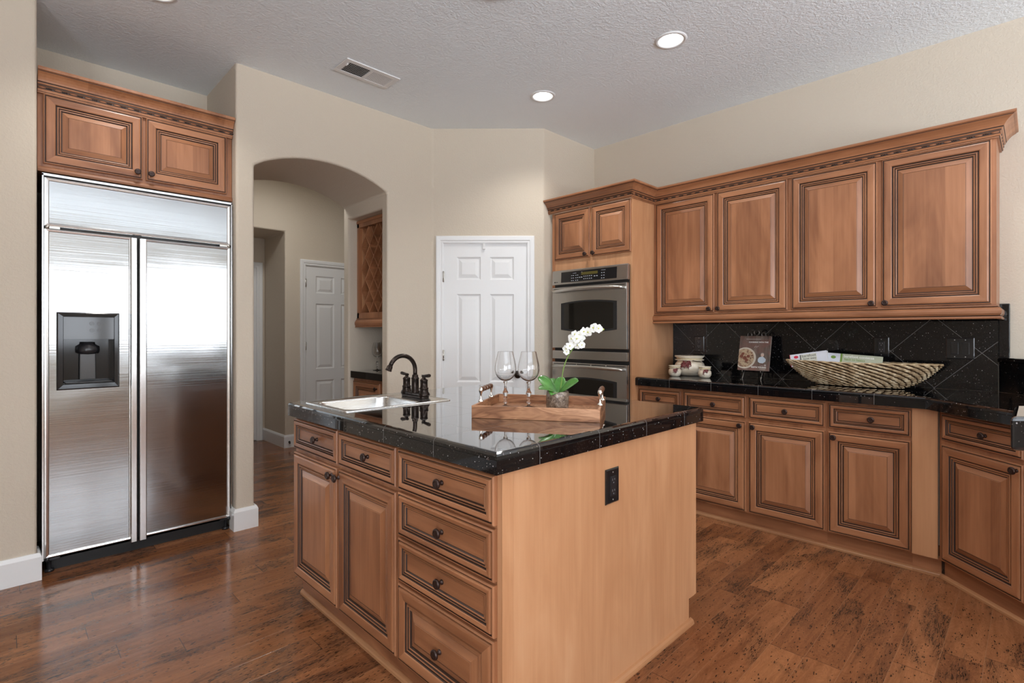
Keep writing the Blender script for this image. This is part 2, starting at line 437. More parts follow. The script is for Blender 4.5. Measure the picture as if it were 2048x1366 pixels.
struct('baseboard_arch', sweep([(2.134, 3.634), (2.134, 3.544), (2.556, 3.544), (2.62, 3.480)], BB), TRIM)
struct('baseboard_niche', sweep([(2.134, 4.272), (2.134, 4.18)], BB), TRIM)
struct('baseboard_pantry', sweep([(3.165, 2.935), (3.2165, 2.884), (3.29, 2.884)], BB), TRIM)
struct('baseboard_hall', sweep([(2.184, 6.335), (2.184, 5.718), (2.345, 5.718)], BB), TRIM)
struct('baseboard_alcove', sweep([(2.165, 6.339), (2.185, 6.339)], BB), TRIM)

# ------------------------------------------------------------------ six panel doors
def hinge_mb(x, z, y=-.012):
    m = MB(); m.lathe([(0, -.045), (.007, -.045), (.007, .045), (0, .045)], (x, y, z), 10)
    for q in (-.03, 0, .03): m.lathe([(0, q - .003), (.0085, q - .002), (.0085, q + .002), (0, q + .003)], (x, y, z), 10)
    return m.box(x - .012, x + .012, y + .004, y + .007, z - .042, z + .042)
def six_panel(W, H):
    """door leaf, front towards -y, x 0..W, z 0..H; six raised panels moulded in"""
    m = MB(); cols = [(W * .155, W * .445), (W * .555, W * .845)]
    rows = [(.20, .70), (.83, 1.565), (1.685, 1.875)]
    rows = [(a * H / 1.985, b * H / 1.985) for a, b in rows]
    xs = sorted({0, W} | {c for p in cols for c in p}); zs = sorted({0, H} | {r for p in rows for r in p})
    for i in range(len(xs) - 1):
        for j in range(len(zs) - 1):
            x0, x1, z0, z1 = xs[i], xs[i + 1], zs[j], zs[j + 1]
            if (x0, x1) in cols and (z0, z1) in rows:
                R = [(0, 0), (.006, .006), (.014, .009), (.017, .009), (.045, .001), (.047, .001)]
                vs = []
                for ins, d in R: vs += [(x0 + ins, d, z0 + ins), (x1 - ins, d, z0 + ins), (x1 - ins, d, z1 - ins), (x0 + ins, d, z1 - ins)]
                fs = [(4 * q + e, 4 * q + (e + 1) % 4, 4 * q + 4 + (e + 1) % 4, 4 * q + 4 + e) for q in range(len(R) - 1) for e in range(4)]
                fs.append(tuple(4 * (len(R) - 1) + e for e in range(4)))
                m.add(vs, fs)
            else: m.add([(x0, 0, z0), (x1, 0, z0), (x1, 0, z1), (x0, 0, z1)], [(0, 1, 2, 3)])
    m.add([(0, 0, 0), (W, 0, 0), (W, 0, H), (0, 0, H), (0, .035, 0), (W, .035, 0), (W, .035, H), (0, .035, H)],
          [(0, 1, 5, 4), (1, 2, 6, 5), (2, 3, 7, 6), (3, 0, 4, 7), (4, 5, 6, 7)])
    return m
def casing(W, H, cw=.062):
    """door casing around an opening x 0..W, z 0..H, mitred, profile stepping out from the wall (-y)"""
    prof = [(0, .0), (0, .010), (.008, .013), (.02, .012), (.026, .017), (.045, .019), (.056, .019), (cw, .014), (cw, 0)]
    m = MB(); P = len(prof)
    path = [((0, 0), (-1, 0)), ((0, H), (-1, 1)), ((W, H), (1, 1)), ((W, 0), (1, 0))]
    vs = [(p[0] + d[0] * o, -y, p[1] + d[1] * o) for p, d in path for o, y in prof]
    fs = [(i * P + j, i * P + (j + 1) % P, (i + 1) * P + (j + 1) % P, (i + 1) * P + j) for i in range(3) for j in range(P)]
    fs += [tuple(range(P)), tuple(3 * P + j for j in range(P))]
    return m.add(vs, fs)
def place_door(n, loc, rz, W, H, hinges, knob=None, catch=False, stopgap=.0):
    r = empty('door_%d' % n, loc, rz); tag(r, kind='structure')
    lf = six_panel(W - .006, H - .008).build('leaf', TRIM, r, (.003, .006, .006))
    for z in hinges: hinge_mb(-.001, z, -.006).build('hinge', NICKEL, r)
    if knob:
        m = MB(); R = Matrix.Rotation(radians(90), 3, 'X')
        m.lathe([(0, 0), (.032, 0), (.032, .004), (.012, .010), (.011, .035), (.024, .044), (.029, .056), (.024, .068), (0, .072)], (knob[0], .006, knob[1]), 24, mat=R)
        m.build('knob', BRONZE, r)
    if catch:
        MB().box(W / 2 - .02, W / 2 + .0, -.012, .006, H - .048, H - .002).lathe([(0, 0), (.003, 0), (.003, .003), (0, .003)], (W / 2 - .01, -.012, H - .02), 8, mat=Matrix.Rotation(radians(90), 3, 'X')).build('child_catch', WHITE, r, bevel=.002)
    MB().box(-.002, .0025, .0, .05, 0, H).box(W - .0025, W + .002, .0, .05, 0, H).box(0, W, .0, .05, H - .002, H + .002).build('jamb', TRIM, r)
    casing(W, H).build('casing', TRIM, r, (0, .001, 0))
    return r
# pantry door in the diagonal wall
o = Matrix.Translation((2.5575, 3.5425, 0)) @ D45 @ Vector((.0935, 0, 0))
place_door(1, tuple(o), radians(-45), .697, 1.992, (1.716, 1.06, .30), knob=(.62, .90), catch=True)
# hall door and alcove door frame
place_door(2, (2.408, 5.719, 0), 0, .76, 2.0, (1.805, 1.10, .25), knob=(.69, .92))
place_door(3, (1.34, 6.339, 0), 0, .76, 2.0, (), None)
ds = MB(); ds.tube([(0, 0, 0), (0, -.018, 0)], .011, 12); 
for i in range(9): ds.tube([(0, -.018 - i * .006, 0), (0, -.021 - i * .006, 0)], .0055, 10)
ds.tube([(0, -.018, 0), (0, -.072, 0)], .0038, 8); ds.tube([(0, -.07, 0), (0, -.08, 0)], .008, 12)
tag(ds.build('door_stop', BRONZE, None, (2.225, 5.703, .062), (0, 0, radians(-18))), 'small spring door stop screwed to the white hall baseboard', 'door stop')

# ------------------------------------------------------------------ ceiling fittings
lab = ['round recessed ceiling light farther from the camera, nearest the pantry door', 'round recessed ceiling light above the island, toward the right wall',
       'round recessed ceiling light at the top edge, in front of the refrigerator']
for i, (x, y) in enumerate(LAMPS[:3]):
    r = empty('recessed_light', (x, y, CZ), 0, lab[i], 'ceiling light', 'recessed ceiling lights')
    MB().lathe([(.070, .0), (.072, -.006), (.083, -.007), (.090, -.003), (.091, 0), (.078, .001), (.074, .03), (.062, .055), (.058, .055), (.067, .03), (.070, 0)], (0, 0, 0), 48).build('trim_ring', WHITE, r)
    MB().lathe([(0, .048), (.03, .045), (.058, .05), (.058, .054), (0, .054)], (0, 0, 0), 32).build('lens', EMIT, r)
sm = empty('ceiling_fixture', (1.648, 1.794, CZ), 0, 'round white fixture on the ceiling at the top edge of the picture', 'ceiling fixture')
MB().lathe([(0, 0), (.185, 0), (.187, -.008), (.178, -.016), (.170, -.018), (.16, -.016)], (0, 0, 0), 48).build('base_ring', WHITE, sm)
MB().lathe([(.165, -.012), (.150, -.022), (.12, -.030), (.07, -.036), (0, -.038), (0, -.01), (.16, -.01)], (0, 0, 0), 48).build('cover', WHITE, sm)
v = empty('ceiling_vent', (1.711, 3.092, CZ), 0, 'rectangular white metal air vent in the ceiling above the arch', 'air vent')
m = MB(); W, H = .19, .098
fr = [(-W, -H, W, -.065), (-W, .065, W, H), (-W, -.065, -.155, .065), (.155, -.065, W, .065), (-.008, -.065, .008, .065)]
for a, b, c, d in fr: m.box(a, c, b, d, -.007, 0)
m.build('frame', WHITE, v, bevel=.002)
MB().box(-.156, .156, -.066, .066, -.0015, -.0005).build('duct', BLKM, v)
sl = MB()
for half, tilt in ((1, .35), (-1, -.80)):
    for i in range(13):
        x = half * .0815 - .068 + i * .0113
        q = MB().box(-.0036, .0036, -.065, .065, -.0005, .0005).xf(Matrix.Translation((x, 0, -.0045)) @ Matrix.Rotation(tilt, 4, 'Y'))
        sl.add(q.v, q.f)
sl.build('louvers', WHITE, v)
ob = MB()
for y in (-.04, -.02, 0, .02, .04): ob.box(-.155, -.01, y - .001, y + .001, -.0042, -.002)
ob.build('damper', NICKEL, v)
MB().box(-.164, -.158, -.05, -.03, -.016, -.006).build('lever', WHITE, v)
# ================================================================== cabinets
DOOR = [(0, .0, 0), (0, .012, 0), (.003, .016, 0), (.0055, .016, 2), (.0068, .0125, 2), (.0098, .0125, 0), (.0118, .0185, 0), (.018, .020, 0), (.044, .019, 0), (.048, .017, 2), (.0505, .011, 2), (.0535, .011, 0),
        (.0555, .0145, 0), (.0600, .0145, 2), (.0622, .010, 2), (.0640, .010, 0), (.066, .0125, 0), (.0700, .0115, 2), (.0725, .006, 2), (.0755, .006, 0), (.078, .007, 0), (.099, .0150, 2), (.1004, .0143, 0), (.1020, .0155, 0)]
DRAW = [(0, 0, 0), (0, .012, 0), (.003, .016, 0), (.0055, .016, 2), (.0068, .0125, 2), (.0098, .0125, 0), (.0118, .0185, 0), (.015, .020, 0), (.0250, .019, 0), (.0278, .017, 2), (.0300, .011, 2), (.0322, .011, 0), (.0335, .0145, 0),
        (.0355, .0145, 2), (.0372, .010, 2), (.0385, .010, 0), (.040, .0125, 0), (.0440, .0115, 2), (.0465, .007, 2), (.0480, .0070, 0), (.0485, .0072, 0)]
def panel(w, h, prof, horiz_field=False):
    m = MB(); n = len(prof); vs = []
    for ins, d, _ in prof: vs += [(ins, -d, ins), (w - ins, -d, ins), (w - ins, -d, h - ins), (ins, -d, h - ins)]
    m.v = [tuple(v) for v in vs]
    for i in range(n - 1):
        for e in range(4):
            m.f.append([4 * i + e, 4 * i + (e + 1) % 4, 4 * i + 4 + (e + 1) % 4, 4 * i + 4 + e])
            m.mi.append(2 if prof[i][2] == 2 else (1 if e in (0, 2) else 0)); m.sm.append(False)
    m.f.append([4 * (n - 1) + e for e in range(4)]); m.mi.append(1 if horiz_field else 0); m.sm.append(False)
    m.f.append([3, 2, 1, 0]); m.mi.append(0); m.sm.append(False)
    return m
KNOB = [(0, 0), (.0085, 0), (.008, .003), (.0055, .006), (.0055, .014), (.009, .017), (.0155, .019), (.0165, .022), (.0155, .026), (.010, .029), (.0085, .0275), (.0045, .029), (0, .0285)]
RX = Matrix.Rotation(radians(90), 3, 'X')     # lathe axis +z -> -y
def knob(parent, x, z, y=-.0185):
    return MB().lathe(KNOB, (0, 0, 0), 20, mat=RX).build('knob', BRONZE2, parent, (x, y, z))
WM = [WOODV, WOODH, GLAZE]
def front(parent, kind, x0, x1, z0, z1, kx=None, kz=None, small=None):
    w_, h_ = x1 - x0, z1 - z0
    sm_ = (h_ < .2) if small is None else small
    prof = DRAW if sm_ else DOOR
    p = panel(w_, h_, prof, kind == 'drawer').build(kind, WM, parent, (x0, 0, z0))
    if kx is not None: knob(p, kx - x0, kz - z0, -.007 if sm_ and kind == 'drawer' else (-.0150 if kind == 'drawer' else -.0185))
    return p
def base_body(r, W, D, z0=.10, z1=.86, toe=.035, mat=None, x0=0, end=0):
    MB().box(x0, W + end, 0, D, z0, z1).build('body', mat or WOODV, r)
    t = MB().box(x0, W + end, toe, D, 0, z0).build('toe_kick', WOODH, r)
    MB().prism([(toe, .0), (toe - .014, 0), (toe - .014, .010), (toe - .011, .016), (toe - .004, .020), (toe, .021)], 'x', x0, W + end).build('shoe_molding', VENB, r)

# ---- right hand run (front faces -x): local x runs to the camera's right
FX = 3.385
def right_unit(y_left, W, label, fronts, D=.52, end=0, bodymat=None):
    r = empty('base_cabinet', (FX, y_left, 0), radians(-90), label, 'cabinet', 'base cabinets under the long counter')
    base_body(r, W, D, end=end, mat=bodymat)
    for f in fronts: front(r, *f)
    return r
right_unit(2.088, .352, 'narrow glazed maple base cabinet next to the oven tower, one drawer showing above the island', [
    ('drawer', .010, .342, .705, .838, .175, .772), ('door', .010, .342, .11, .682, .31, .655)])
right_unit(1.736, .880, 'two-door maple base cabinet right of the island corner, with two drawers over its doors', [
    ('drawer', .010, .434, .705, .845, .225, .772), ('drawer', .452, .878, .705, .845, .668, .772),
    ('door', .010, .434, .11, .683, .402, .655), ('door', .452, .878, .11, .683, .483, .655)])
c = right_unit(.856, .396, 'single-door maple base cabinet with a plain filler panel at the counter corner', [
    ('drawer', .016, .394, .705, .845, .222, .775), ('door', .016, .394, .11, .683, .045, .655)])
MB().box(.398, .503, -.006, .014, .10, .86).build('filler_panel', VEN, c)
MB().box(.396, .514, .035, .05, 0, .10).build('corner_toe_kick', WOODH, c)
MB().prism([(.035, .0), (.021, 0), (.021, .010), (.024, .016), (.031, .020), (.035, .021)], 'x', .396, .514).build('corner_shoe', VENB, c)
# ---- diagonal corner unit
DG = radians(-135)
r = empty('base_cabinet', (3.371, .353, 0), DG, 'maple corner base cabinet set at an angle, far right edge of the picture', 'cabinet', 'base cabinets under the long counter')
# local x -> (-.707,-.707); local y -> (.707,-.707)
MB().box(-.004, 1.02, .014, .5, .10, .86).build('body', WOODV, r)
MB().box(-.006, 1.1, .041, .5, 0, .10).build('toe_kick', WOODH, r)
MB().prism([(.041, .0), (.027, 0), (.027, .010), (.030, .016), (.037, .020), (.041, .021)], 'x', -.022, 1.1).build('shoe_molding', VENB, r)
for f in [('drawer', .022, .440, .712, .845, .258, .778), ('door', .022, .440, .11, .690, .418, .662), ('drawer', .490, .91, .712, .845, .70, .778), ('door', .490, .91, .11, .690, .53, .662)]:
    p = front(r, *f); p.location.y = .014

# ---- island (drawer side faces -x)
IX = .998
r = empty('island_cabinet', (IX, 2.474, 0), radians(-90), 'two-door maple island cabinet under the sink, with two small drawers on top', 'cabinet', 'island cabinets')
ib = MB().box(0, .900, 0, .60, .10, .86).build('body', WOODV, r)
MB().box(.0, .900, .032, .60, 0, .10).build('toe_kick', WOODH, r)
MB().prism([(.032, .0), (.018, 0), (.018, .010), (.021, .016), (.028, .020), (.032, .021)], 'x', 0, .9).build('shoe_molding', VENB, r)
for f in [('drawer', .008, .448, .706, .845, .246, .778), ('drawer', .462, .893, .706, .845, .689, .778),
          ('door', .008, .444, .112, .688, .414, .658), ('door', .464, .893, .112, .688, .475, .658)]: front(r, *f)
r = empty('island_cabinet', (IX, 1.574, 0), radians(-90), 'four-drawer maple island cabinet at the near corner of the island', 'cabinet', 'island cabinets')
MB().box(0, .502, 0, .60, .10, .86).build('body', WOODV, r)
MB().box(0, .502, .032, .60, 0, .10).build('toe_kick', WOODH, r)
MB().prism([(.032, .0), (.018, 0), (.018, .010), (.021, .016), (.028, .020), (.032, .021)], 'x', 0, .502).build('shoe_molding', VENB, r)
for z0, z1, kz in ((.704, .845, .775), (.545, .694, .619), (.387, .535, .461), (.110, .377, .243)):
    front(r, 'drawer', .009, .502, z0, z1, .253, kz, small=z1 - z0 < .2)
r = empty('island_cabinet', (2.152, 1.072, 0), radians(90), 'far half of the island, maple cabinet facing the ovens, seen only as an edge', 'cabinet', 'island cabinets')
MB().box(0, 1.40, 0, .55, .10, .86).build('body', WOODV, r)
MB().box(0, 1.40, .055, .55, 0, .10).build('toe_kick', WOODH, r)
for i in range(3):
    front(r, 'door', .004 + i * .465, .450 + i * .465, .11, .845)
# end panel facing the camera
r = empty('island_end_panel', (.998, 1.05, 0), 0, 'broad plain light maple end panel of the island', 'panel')
MB().prism([(0, 0), (1.104, 0), (1.104, .105), (1.154, .105), (1.154, .86), (0, .86)], 'y', 0, .0215).build('panel', VEN, r)
MB().box(-.004, .040, -.0035, .0, 0, .86).build('corner_strip', VEN, r, bevel=.0008)
MB().box(1.1545, 1.172, .0, .021, .105, .858).build('edge_strip', VEN, r, bevel=.002)
MB().prism([(0, 0), (-.018, 0), (-.018, .006), (-.015, .014), (-.008, .020), (0, .022)], 'x', -.004, 1.118).build('quarter_round', VENB, r)

SLOT = plain('slot_grey', (.20, .19, .19, 1), .4)
def outlet(name, loc, rz, label, W=.079, H=.122, kind='duplex', group=None):
    r = empty(name, loc, rz, label, 'outlet' if kind != 'switch' else 'light switch', group)
    m = MB()
    pr = [(0, 0), (0, .003), (.004, .006), (.006, .006)]
    vs = []
    for ins, d in pr: vs += [(-W / 2 + ins, -d, -H / 2 + ins), (W / 2 - ins, -d, -H / 2 + ins), (W / 2 - ins, -d, H / 2 - ins), (-W / 2 + ins, -d, H / 2 - ins)]
    fs = [(4 * i + e, 4 * i + (e + 1) % 4, 4 * i + 4 + (e + 1) % 4, 4 * i + 4 + e) for i in range(3) for e in range(4)] + [(12, 13, 14, 15), (3, 2, 1, 0)]
    m.add(vs, fs).build('cover_plate', BLKG, r)
    cols = [0] if W < .1 else [-.0235, .0235]
    for ci, cx in enumerate(cols):
        MB().box(cx - .0165, cx + .0165, -.0085, -.005, -.034, .034).build('insert', BLKP, r, bevel=.001)
        if kind == 'duplex':
            for zc in (-.019, .019):
                s = MB(); s.box(cx - .0075, cx - .0055, -.0092, -.0084, zc, zc + .008); s.box(cx + .0050, cx + .0070, -.0092, -.0084, zc + .001, zc + .0075)
                s.lathe([(0, 0), (.0024, 0), (.0024, .0008), (0, .0008)], (cx, -.0084, zc - .007), 10, mat=RX)
                s.box(cx - .0105, cx + .0105, -.0086, -.0080, zc - .012, zc + .012, 1)
                s.build('socket', [SLOT, BLKP], r)
        else:
            MB().prism([(-.0085, -.031), (-.0125, -.031), (-.0090, .031), (-.0085, .031)], 'x', cx - .0145, cx + .0145).build('rocker', BLKG, r)
        for zc in (-.048, .048): MB().lathe([(0, 0), (.0026, 0), (.002, .0012), (0, .0014)], (cx, -.006, zc), 10, mat=RX).build('screw', NICKEL, r)
    return r
outlet('power_outlet', (1.5265, 1.05, .7125), 0, 'black power outlet on the plain end panel of the island')
XB = 3.906
outlet('power_outlet', (XB, 1.864, 1.159), radians(-90), 'black outlet on the backsplash behind the cream jars', group=None)
outlet('power_outlet', (XB, .681, 1.159), radians(-90), 'black outlet on the backsplash above the middle of the woven basket')
outlet('light_switch', (XB, .309, 1.159), radians(-90), 'wide black double switch plate on the backsplash right of the basket', W=.124, kind='switch')

# ---- upper cabinets
UX = 3.61
def upper_unit(y_left, W, label, fronts):
    r = empty('wall_cabinet', (UX, y_left, 1.39), radians(-90), label, 'cabinet', 'wall cabinets over the counter')
    MB().box(0, W, 0, .308, 0, .86).build('body', WOODV, r)
    for f in fronts: front(r, *f)
upper_unit(2.088, .973, 'pair of tall maple wall cabinets next to the oven tower, over the jars', [
    ('door', .022, .480, .006, .848, .449, .028), ('door', .500, .960, .006, .848, .515, .028)])
upper_unit(1.115, .970, 'pair of tall glazed maple wall cabinets at the right end, over the woven basket', [
    ('door', .012, .468, .006, .848, .442, .028), ('door', .489, .953, .006, .848, .507, .028)])
LRP = [(0, 1.390), (.004, 1.390), (.006, 1.384), (.003, 1.380), (.012, 1.378), (.019, 1.372), (.021, 1.360), (.020, 1.348), (.014, 1.338), (.009, 1.336), (.018, 1.333), (.020, 1.326), (.018, 1.320), (0, 1.320)]
LRM = [0, 0, 1, 0, 0, 0, 0, 0, 1, 1, 0, 0, 0, 0]
o = sweep([(3.606, 2.088), (3.606, .145), (3.905, .145)], LRP, LRM).build('light_rail', [WOODHY, GLAZE])
tag(o, 'rounded maple trim strip running under the long row of wall cabinets', 'trim')
def crown_prof(z, s=1.0, ox=1.0):
    P = [(0, 0), (.010, 0), (.010, .006), (.014, .007), (.017, .013), (.014, .018), (.014, .020), (.0145, .030), (.019, .032), (.019, .038), (.023, .040), (.026, .045), (.026, .048),
         (.029, .050), (.033, .058), (.040, .068), (.051, .079), (.063, .087), (.066, .088), (.066, .091), (.074, .094), (.076, .098), (.076, .107), (0, .107)]
    Mm = [0, 0, 1, 0, 0, 1, 1, 0, 1, 0, 0, 1, 1, 0, 0, 0, 0, 0, 1, 0, 0, 0, 0, 0]
    return [(o * ox, z + h * s) for o, h in P], Mm
def crown(name, path, z, label, s=1.0, ox=1.0, caps=None):
    pr, Mm = crown_prof(z, s, ox)
    r = empty(name, (0, 0, 0), 0, label, 'crown molding')
    r.location = (path[0][0], path[0][1], z)
    off = Matrix.Translation((-path[0][0], -path[0][1], -z))
    sweep(path, pr, Mm).xf(off).build('cornice', [WOODHY, GLAZE], r)
    m = MB()
    for (a, b) in zip(path[:-1], path[1:]):
        A, B = Vector(a), Vector(b); d = (B - A); Ln = d.length; d.normalize(); n = Vector((d.y, -d.x)); t = .0
        q = 0
        while t < Ln + .012:
            c = A + d * t + n * (.0155 * ox); l_ = .017 if q % 2 == 0 else .0035
            ry = .004; k = 3 if q % 2 else 1
            for e in range(k):
                cc = c + d * (l_ * 0 + e * .0075)
                if (cc - A).dot(d) < Ln + .014:
                    M3 = Matrix((( d.x, n.x, 0), (d.y, n.y, 0), (0, 0, 1)))
                    m.ball((cc.x + d.x * (l_ if k == 1 else 0), cc.y + d.y * (l_ if k == 1 else 0), z + .025 * s), 1, 1 if k > 1 else 0, 8, 5, (l_, ry, ry * 1.05), M3)
            t += (.038 if k == 1 else .024); q += 1
    m.xf(off).build('rope_bead', [WOODHY, GLAZE], r)
    return r
crown('crown_molding', [(3.283, 2.884), (3.283, 2.088), (3.606, 2.088), (3.606, .145), (3.915, .145)], 2.240, 'carved maple crown molding stepping from the oven tower along the wall cabinets')
crown('crown_molding', [(.130, 3.612), (1.048, 3.612)], 2.486, 'carved maple crown molding on top of the cabinet over the refrigerator', 1.1, .85)

# ---- cabinet over the refrigerator
r = empty('wall_cabinet', (.130, 3.620, 2.085), 0, 'two-door glazed maple cabinet directly above the refrigerator', 'cabinet')
MB().box(0, .918, 0, .565, 0, .50).build('body', WOODV, r)
for f in [('door', .022, .446, .042, .402, .420, .078), ('door', .462, .884, .042, .402, .484, .078)]: front(r, *f)
MB().prism([(0, .000), (-.010, .000), (-.013, .010), (-.010, .022), (-.004, .026), (0, .028)], 'x', 0, .918).build('bottom_rail', WOODH, r)

# ---- oven tower
r = empty('oven_cabinet', (3.30, 2.862, 0), radians(-90), 'tall glazed maple oven tower with a light maple side panel', 'cabinet')
MB().box(0, .755, 0, .60, .10, 2.24).build('body', VEN, r)
MB().box(0, .752, .05, .60, 0, .10).build('toe_kick', WOODH, r)
MB().box(0, .030, -.002, .004, .10, 2.24).build('side_stile', WOODV, r)
MB().box(.756, .774, -.002, .61, .10, 2.24).build('side_panel', VEN, r, bevel=.001)
for f in [('door', .034, .394, 1.846, 2.236, .362, 1.870), ('door', .412, .768, 1.846, 2.236, .440, 1.870)]: 
    front(r, *f)
front(r, 'drawer', .034, .768, .12, .40, .4, .30)

# ---- wine bar niche in the arch passage
r = empty('wine_rack_cabinet', (2.215, 4.178, 1.295), radians(-90), 'maple wall cabinet with a diamond lattice wine rack inside the arch niche', 'cabinet')
Wn = .540
b = MB(); b.box(0, .030, 0, .30, .065, .925).box(Wn - .03, Wn, 0, .30, .065, .925).box(0, Wn, 0, .30, .865, .925).box(0, Wn, 0, .30, .065, .125).box(0, Wn, .29, .30, .065, .925)
b.build('body', WOODV, r, weld=False)
for a_ in (.020, Wn - .034): MB().box(a_, a_ + .014, .03, .29, .125, .865).build('side_liner', VEN, r)
lt = MB()
import itertools
def lattice(m, x0, x1, z0, z1, pitch, y0, y1, t):
    slope = 1.35
    L_ = (z1 - z0)
    k = -12
    for sgn in (1, -1):
        for k in range(-14, 20):
            # line z = sgn*slope*(x-x0) + k*pitch + z0 ; clip to the box
            pts = []
            def zz(x): return sgn * slope * (x - x0) + k * pitch + z0
            xa, xb = x0, x1; za, zb = zz(xa), zz(xb)
            def clip(xa, xb, za, zb):
                for lim, lo in ((z0, True), (z1, False)):
                    ina = za >= lim if lo else za <= lim; inb = zb >= lim if lo else zb <= lim
                    if not ina and not inb: return None
                    if ina != inb:
                        t_ = (lim - za) / (zb - za); xi = xa + (xb - xa) * t_
                        if ina: xb, zb = xi, lim
                        else: xa, za = xi, lim
                return xa, xb, za, zb
            c_ = clip(xa, xb, za, zb)
            if not c_: continue
            xa, xb, za, zb = c_
            if abs(xb - xa) < .01: continue
            d = Vector((xb - xa, 0, zb - za)).normalized(); n = Vector((-d.z, 0, d.x)) * t / 2
            vs = []
            for y in (y0 + (0 if sgn > 0 else .004), y1):
                for p, q in ((xa, za), (xb, zb)):
                    vs += [(p + n.x, y, q + n.z), (p - n.x, y, q - n.z)]
            m.add(vs, [(0, 1, 3, 2), (4, 5, 7, 6), (0, 2, 6, 4), (1, 3, 7, 5), (0, 1, 5, 4), (2, 3, 7, 6)])
lattice(lt, .034, Wn - .034, .125, .865, .19, .02, .27, .008)
lt.build('wine_lattice', WOODV, r, weld=False)
MB().box(.0, Wn, -.006, 0, .900, .925).build('top_bead', WOODH, r); MB().box(.0, Wn, -.006, 0, .066, .078).build('bottom_bead', WOODH, r)
MB().prism([(0, .065), (-.012, .065), (-.014, .058), (-.020, .050), (-.024, .035), (-.022, .018), (-.016, .008), (-.022, .006), (-.022, 0), (0, 0)], 'x', -.0, Wn).build('light_rail', WOODH, r)
r = empty('base_cabinet', (2.185, 4.178, 0), radians(-90), 'small maple base cabinet under the black counter in the arch niche', 'cabinet')
MB().box(0, .540, 0, .55, .10, .858).build('body', WOODV, r)
MB().box(0, .540, .05, .55, 0, .10).build('toe_kick', WOODH, r)
front(r, 'door', .012, .455, .11, .835, .418, .79)
o = MB().prism([(2.150, 3.637), (2.785, 3.637), (2.785, 4.177), (2.150, 4.177)], 'z', .860, .920).build('niche_countertop', GR_P, bevel=.004)
tag(o, 'short black granite counter inside the arch niche, holding one wine glass', 'countertop')
# ================================================================== counters
def tile_top(name, poly, z0, z1, mat, label, nose=.021, hole=None, extra=None):
    """tiled worktop: flat slab plus a rounded nosing on the outline"""
    m = MB()
    n = len(poly)
    A = sum(poly[i][0] * poly[(i + 1) % n][1] - poly[(i + 1) % n][0] * poly[i][1] for i in range(n))
    pts = poly if A > 0 else poly[::-1]
    rows = [(0, z0), (0, z1 - nose - .001), (.0015, z1 - nose), (0, z1 - nose + .0012), (.0005, z1 - .010), (.004, z1 - .004), (.010, z1 - .0005), (.016, z1)]
    def inset(d):
        out = []
        for i in range(n):
            p0, p1, p2 = Vector(pts[i - 1]), Vector(pts[i]), Vector(pts[(i + 1) % n])
            a = (p1 - p0).normalized(); b = (p2 - p1).normalized()
            na = Vector((-a.y, a.x)); nb = Vector((-b.y, b.x)); q = (na + nb).normalized()
            out.append(p1 + q * (d / max(.3, q.dot(na))))
        return out
    for ins, z in rows: m.v += [(p.x, p.y, z) for p in inset(ins)]
    R = len(rows)
    for j in range(R - 1):
        for i in range(n):
            k = (i + 1) % n
            m.f.append([j * n + i, j * n + k, (j + 1) * n + k, (j + 1) * n + i]); m.mi.append(0); m.sm.append(False)
    m.f.append(list(range(n))[::-1]); m.mi.append(0); m.sm.append(False)
    m.f.append([(R - 1) * n + i for i in range(n)]); m.mi.append(0); m.sm.append(False)
    o = m.build(name, mat)
    if hole: cutmesh(o, [hole])
    return tag(o, label, 'countertop')
SX0, SX1, SY0, SY1 = 1.002, 1.545, 1.985, 2.385
hc = MB().box(SX0 + .015, SX1 - .12, SY0 + .015, SY1 - .015, .70, 1.0).build('cutter', GR_I)
bpy.context.view_layer.update(); cutmesh(ib, [hc])
hole = MB().box(SX0 + .03, SX1 - .14, SY0 + .03, SY1 - .03, .80, 1.0).build('cutter', GR_I)
tile_top('island_countertop', [(.957, 1.030), (2.196, 1.030), (2.196, 2.472), (.957, 2.472)], .861, .922, GR_I, 'black speckled granite tile countertop of the island', hole=hole)
tile_top('countertop', [(3.338, 2.087), (3.338, .398), (2.53, -.41), (3.17, -.606 - .001), (3.9195, .1425), (3.9195, 2.087)], .861, .922, GR_R, 'long black granite tile countertop along the right wall')
o = MB().box(3.906, 3.9195, .150, 2.087, .9225, 1.400).build('backsplash', GR_B)
tag(o, 'black granite backsplash tiles set on the diagonal under the wall cabinets', 'backsplash')
o = MB().box(3.903, 3.9195, .103, .1495, 1.1125, 1.408).build('backsplash_trim', GR_P, bevel=.004)
tag(o, 'narrow black granite edge tile at the right end of the backsplash', 'backsplash trim')
# raised ledge behind the corner counter and its near end
D135 = Matrix.Rotation(DG, 4, 'Z')
o = MB().box(0, 1.5, 0, .16, .9225, 1.085).xf(Matrix.Translation((3.908, .1465, 0)) @ D135).build('raised_ledge_wall', GR_P)
tag(o, 'black granite tiled upstand behind the angled corner counter', 'upstand')
o = MB().box(-.0, 1.5, -.012, .19, 1.0855, 1.112).xf(Matrix.Translation((3.904, .1462, 0)) @ D135).build('raised_ledge_top', GR_P, bevel=.006)
tag(o, 'black granite cap on the raised upstand in the right corner', 'ledge')
q = .712; w_ = .702
r = empty('raised_bar', (1.5, -.35, 0), 0, 'near end of a raised black granite bar top at the right edge of the picture', 'bar counter')
pl = [(1.193, .031), (1.383, .031), (1.386 + .62 * q, .028 - .62 * w_), (1.197 + .62 * q, .027 - .62 * w_)]
MB().prism([(x - 1.5, y + .35) for x, y in pl], 'z', 1.052, 1.110).build('bar_top', GR_P, r, bevel=.007, bseg=3)
pl2 = [(1.197 + .03 + .12 * q, .02 - .12 * w_), (1.33 + .12 * q, .024 - .12 * w_), (1.34 + .6 * q, .02 - .6 * w_), (1.23 + .6 * q, .01 - .6 * w_)]
